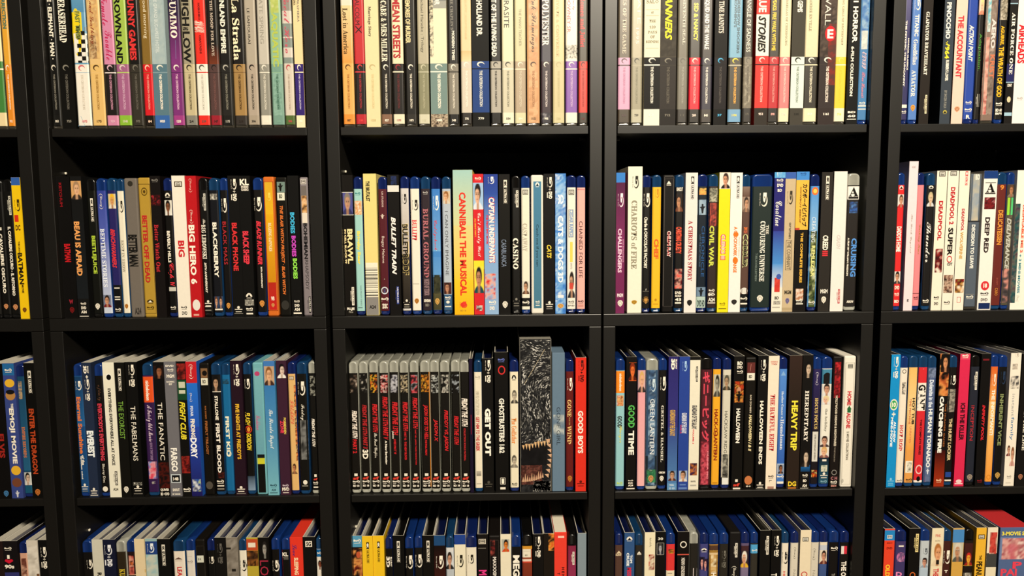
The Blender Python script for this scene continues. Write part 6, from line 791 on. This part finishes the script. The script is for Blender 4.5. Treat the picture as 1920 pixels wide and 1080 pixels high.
slip,158.0,13.1,175.8,3a5c8c|l;para;163.4;170.4;0.2;0.8;f4ecdc|t;TOM;134.2;145.3;0.55;0.8;f0f4f4;b|t;CRUISE;130.0;148.1;0.22;0.48;f0f4f4;b|t;MISSI;115.6;127.9;0.28;0.72;d82c44;b
bd,172.2,10.3,173.4,322e28|l;tri1;144.7;149.7;0.25;0.8;f4ecdc
slip,184.6,13.8,175.6,f0e6c8|s;Mongolia and the Story;155.9;168.6;0.4;0.65;8a8270;c|n;123.9;145.4;0.4;0.95;a83028 f0e6c8 8a2020 f0e6c8 c84838;4
slip,198.6,13.5,176.4,141210|h;30;165.0;168.6;0.25;0.75;d8d4c8;b|l;box;144.7;161.3;0.15;0.85;c8c4b8|p;145.5;160.2;0.22;0.78;2a2826 4a4846 b8b8bc 2a2c38
bd,213.2,11.9,174.1,e0413f|n;146.2;151.8;0.25;0.95;e8b838 2a2420 d88828;3|b;65.3;122.6;0;1;f0e4c8;f0e4c8|h;NNN;118.0;119.8;0.2;0.7;8a8270;b
slip,227.7,15.2,176.2,171310|r;154.2;163.3;0.22;0.8;f4ecdc|b;144.3;145.9;0;1;d86050;d86050|t;NEON GENESIS;115.4;140.8;0.35;0.65;f0e8dc;f
clear,244.0,11.6,174.0,2a2722|e2;92.6;125.3;0.45;0.9;e8dcdc
bd,257.2,11.6,174.2,4a4a84|l;para;147.1;153.0;0.15;0.85;f4ecdc|p;123.7;141.0;0;0.6;2a2440 1a1420 e8a8a0 2a2450|p;121.9;138.4;0.45;1;2a2440 3a2030 e8a8a0 3a3068
bd,269.6,12.5,173.5,a8803c|b;150.1;156.5;0;1;5a4030;5a4030|tri;146.5;150.6;0.05;0.9;e0c498|b;143.7;146.6;0;1;e0c498;e0c498|n;119.9;143.7;0.03;0.97;a8803c e0c48c c89850 f0e0b8 8a6430;4|b;139.1;143.3;0.2;0.7;f0e4c8;f0e4c8|t;H;113.9;119.4;0.25;0.8;f4ecdc;b
bd,283.2,12.2,173.9,2f2b25|l;bdp;125.7;149.2;0.3;0.75;7a766c
steel,297.0,14.7,174.0,1e1b1a|l;uhd;139.2;158.8;0.4;0.72;f4ecdc|l;dis;111.6;127.0;0.2;0.7;f4ecdc
bd,311.9,11.4,173.9,6a5c7c|b;147.7;155.0;0;1;4a2c30;4a2c30|p;125.2;147.9;0.02;0.95;3a2c34 f0e8dc d89c78 e8b838|b;63.8;125.2;0;1;8a7c98;5a5078
bd,324.3,10.2,174.2,3a362f|b;145.0;157.1;0;1;58a8d8;58a8d8|l;bd;147.1;150.7;0.2;0.9;f4ecdc
slip,336.7,13.7,176.2,161411|l;uhd;142.9;168.3;0.5;0.85;f4ecdc
slip,351.8,12.8,176.4,141210|l;bdp;140.0;168.3;0.3;0.8;f4ecdc|t;T;113.2;117.0;0.05;0.65;f4ecdc;b
bd,365.7,9.7,173.5,eee4d2|l;bdv;129.5;146.2;0.1;0.95;1c1a16|t;HI;112.5;119.4;0.3;0.6;d86a60;b
bd,377.2,11.0,173.9,ddd5c4|l;dis;136.7;152.4;0.35;0.7;6a665c|s;Na;112.3;121.8;0.4;0.7;a8a294;s
slip,389.8,14.2,176.1,ecdec2|l;fox;160.5;166.5;0.2;0.75;5a5446|r;111.7;119.2;0.15;0.75;c83034
bd,404.5,11.2,174.0,dad2c2|l;dis;134.5;150.2;0.2;0.6;6a665c|s;Na;111.9;120.5;0.3;0.6;a8a294;s
bd,416.2,11.0,173.9,ece0cc|b;147.1;154.5;0;1;c8ccd8;c8ccd8|p;128.3;147.6;0.02;0.98;ece0cc 2a1c16 d8a084 6a3028|b;62.2;128.6;0;1;4a6094;3a4c78
bd,428.3,13.1,174.1,171412|l;bd;147.1;152.6;0.2;0.9;f4ecdc|t;TH;111.1;115.7;0.35;0.7;8f8a80;b
bd,443.0,12.4,173.6,1a1714|b;142.2;153.0;0.15;0.45;e8e0d8;e8e0d8|b;142.2;153.0;0.45;0.75;d8384c;d8384c|t;THE O;111.3;132.2;0.2;0.75;f4ece0;b
@E4
slip,501.2,13.5,176.3,e84c30|b;160.4;174.3;0;1;2c8ccc;2c8ccc|l;fox;163.1;167.9;0.25;0.75;e8e8e8|h;BD;156.1;157.7;0.25;0.8;8a2418;b|h;DVD;148.1;151.3;0.25;0.8;8a2418;b|t;OLD;110.6;127.4;0.2;0.65;f4c838;b
bd,516.8,14.7,173.7,483e70|b;150.6;152.7;0.3;0.75;f4ecdc;f4ecdc|e;130.0;143.1;0.15;0.9;d080b0|n;130.8;142.5;0.25;0.85;d080b0 483e70 e8a8cc;2.5|h;D;109.8;116.2;0.15;0.7;e888b8;b
slip,534.2,14.9,176.1,151210|l;uhd;143.7;168.7;0.45;0.85;f0dc9c|r;107.4;116.0;0.2;0.7;e87838
bd,550.0,12.7,174.1,c6cdd2|l;bdv;139.9;148.5;0.3;0.8;5a6068|p;121.7;135.3;0.1;0.9;c6cdd2 2a1c18 d8a088 98a8b8|b;44.2;121.2;0;1;b8c8d8;b8c8d8
slip,564.1,15.8,176.2,eee0c0|h;PINK;164.3;168.0;0.3;0.75;d89080;b|h;BOX;157.9;160.0;0.3;0.7;b8a890;b|p;124.2;155.8;0.03;0.97;eee0c0 b87840 e8ac80 e8d4b4|e2;126.3;132.7;0.45;0.7;2a2420|t;THE;109.6;120.9;0.25;0.7;c83c40;b
bd,580.1,11.0,173.6,4c2822|l;bdv;126.6;145.2;0.1;0.95;f4ecdc|h;T;114.3;118.0;0.3;0.7;f4ecdc;b
slip,592.0,14.9,175.8,d8aa54|b;156.2;174.1;0;1;508fca;508fca|p;129.7;155.9;0.05;0.97;c8c4b0 d8d0c0 c08c68 5a5c54
uhd,608.7,12.8,173.7,241c18|b;141.2;154.6;0;1;4a2420;4a2420|p;123.7;141.8;0.1;0.9;4a2420 c83028 f0b03c a82c24|b;123.3;124.1;0;1;e8c840;e8c840|n;54.2;113.8;0.1;0.9;3a342c d8d0c0 241c18;3
slip,623.3,13.1,176.1,eeba3e|l;fox;160.6;166.7;0.2;0.85;4a3410|t;THE;131.9;138.4;0.4;0.65;3a2a10;b|t;PEANU;107.7;129.8;0.15;0.75;2a200c;b
slip,637.8,13.5,176.4,efe2cc|b;140.8;172.4;0;1;efe2cc;efe2cc|n;140.3;169.7;0.25;0.95;c83c30 d8584c a82c24 efe2cc;4|b;122.0;141.2;0;1;4a4a48;4a4a48|b;42.8;122.0;0;1;ece0c4;ece0c4
digi,654.4,41.7,176.0,5a6e98,c8383c|h;3-MOVIE SET;165.3;170.7;0.05;0.95;ecdc58;b|b;132.3;162.9;0;1;7a8ab0;7a8ab0|n;132.5;161.3;0.08;0.85;d88a98 c86870 e8b8b0 a84c58 f0d8d0;6|h;P;119.4;129.1;0.45;0.75;e0485c;b|h;PAI;109.7;119.4;0.08;0.6;e0485c;b
'''

rng = random.Random(11)
cells, cur = {}, None
for line in DATA.strip().split('\n'):
    if line[0] == '@': cur = cells.setdefault(line[1:], [])
    else:
        head, *els = line.split('|'); cur.append((head.split(','), [e for e in els if e]))
for cell, items in cells.items():
    for i, (hd, els) in enumerate(items):
        make_case(cell, i, len(items), hd[0], float(hd[1]), float(hd[2]), float(hd[3]), hd[4], els, rng, hd[5] if len(hd) > 5 else None)

# ------------------------------------------------------------------ lettering: evaluate every distinct string once
tmp = bpy.data.collections.new('lettering_tmp'); COL.children.link(tmp)
for key in TEXTS:
    s, st = key
    cu = bpy.data.curves.new('lettering', 'FONT'); cu.body = style_text(s, st); cu.dimensions = '2D'; cu.fill_mode = 'FRONT'
    cu.resolution_u = 1 if st in 'fcg' else 2; cu.space_character = 1.0
    cu.offset = {'b': .038, 'i': .036, 'w': .058, 'o': .038, 'f': .008}.get(st, 0.0)
    cu.shear = .28 if st == 'i' else 0.0
    o = bpy.data.objects.new('lettering', cu); tmp.objects.link(o); TEXTS[key] = o

dg = bpy.context.evaluated_depsgraph_get(); dg.update()
GEO = {}
for key, o in TEXTS.items():
    me = o.evaluated_get(dg).to_mesh()
    n = len(me.vertices); co = np.empty(n * 3, np.float32); me.vertices.foreach_get('co', co); co = co.reshape(-1, 3)[:, :2].copy()
    fs = [tuple(p.vertices) for p in me.polygons]
    o.evaluated_get(dg).to_mesh_clear()
    if n: co -= co.min(0); co /= np.maximum(co.max(0), 1e-6)
    GEO[key] = (co, fs)

_old = [o.data for o in tmp.objects]
bpy.data.batch_remove(list(tmp.objects) + _old + [tmp])

for pb, s, st, u0, u1, z0, z1, rot, col, off in REQ:
    co, fs = GEO[(s, st)]
    i = len(pb.v)
    for x, y in co:
        if rot: u, z = u0 + (u1 - u0) * y, z1 - (z1 - z0) * x
        else: u, z = u0 + (u1 - u0) * x, z0 + (z1 - z0) * y
        pb.v.append((float(u), pb.ys(u) - off, float(z))); pb.c.append(col)
    pb.f += [tuple(i + k for k in (f[::-1] if rot else f)) for f in fs]
for pbs, root, host, m in PBS:
    for pb, name in pbs:
        o = pb.build(name, host or root, m)
        if name == 'spine_insert': host = o
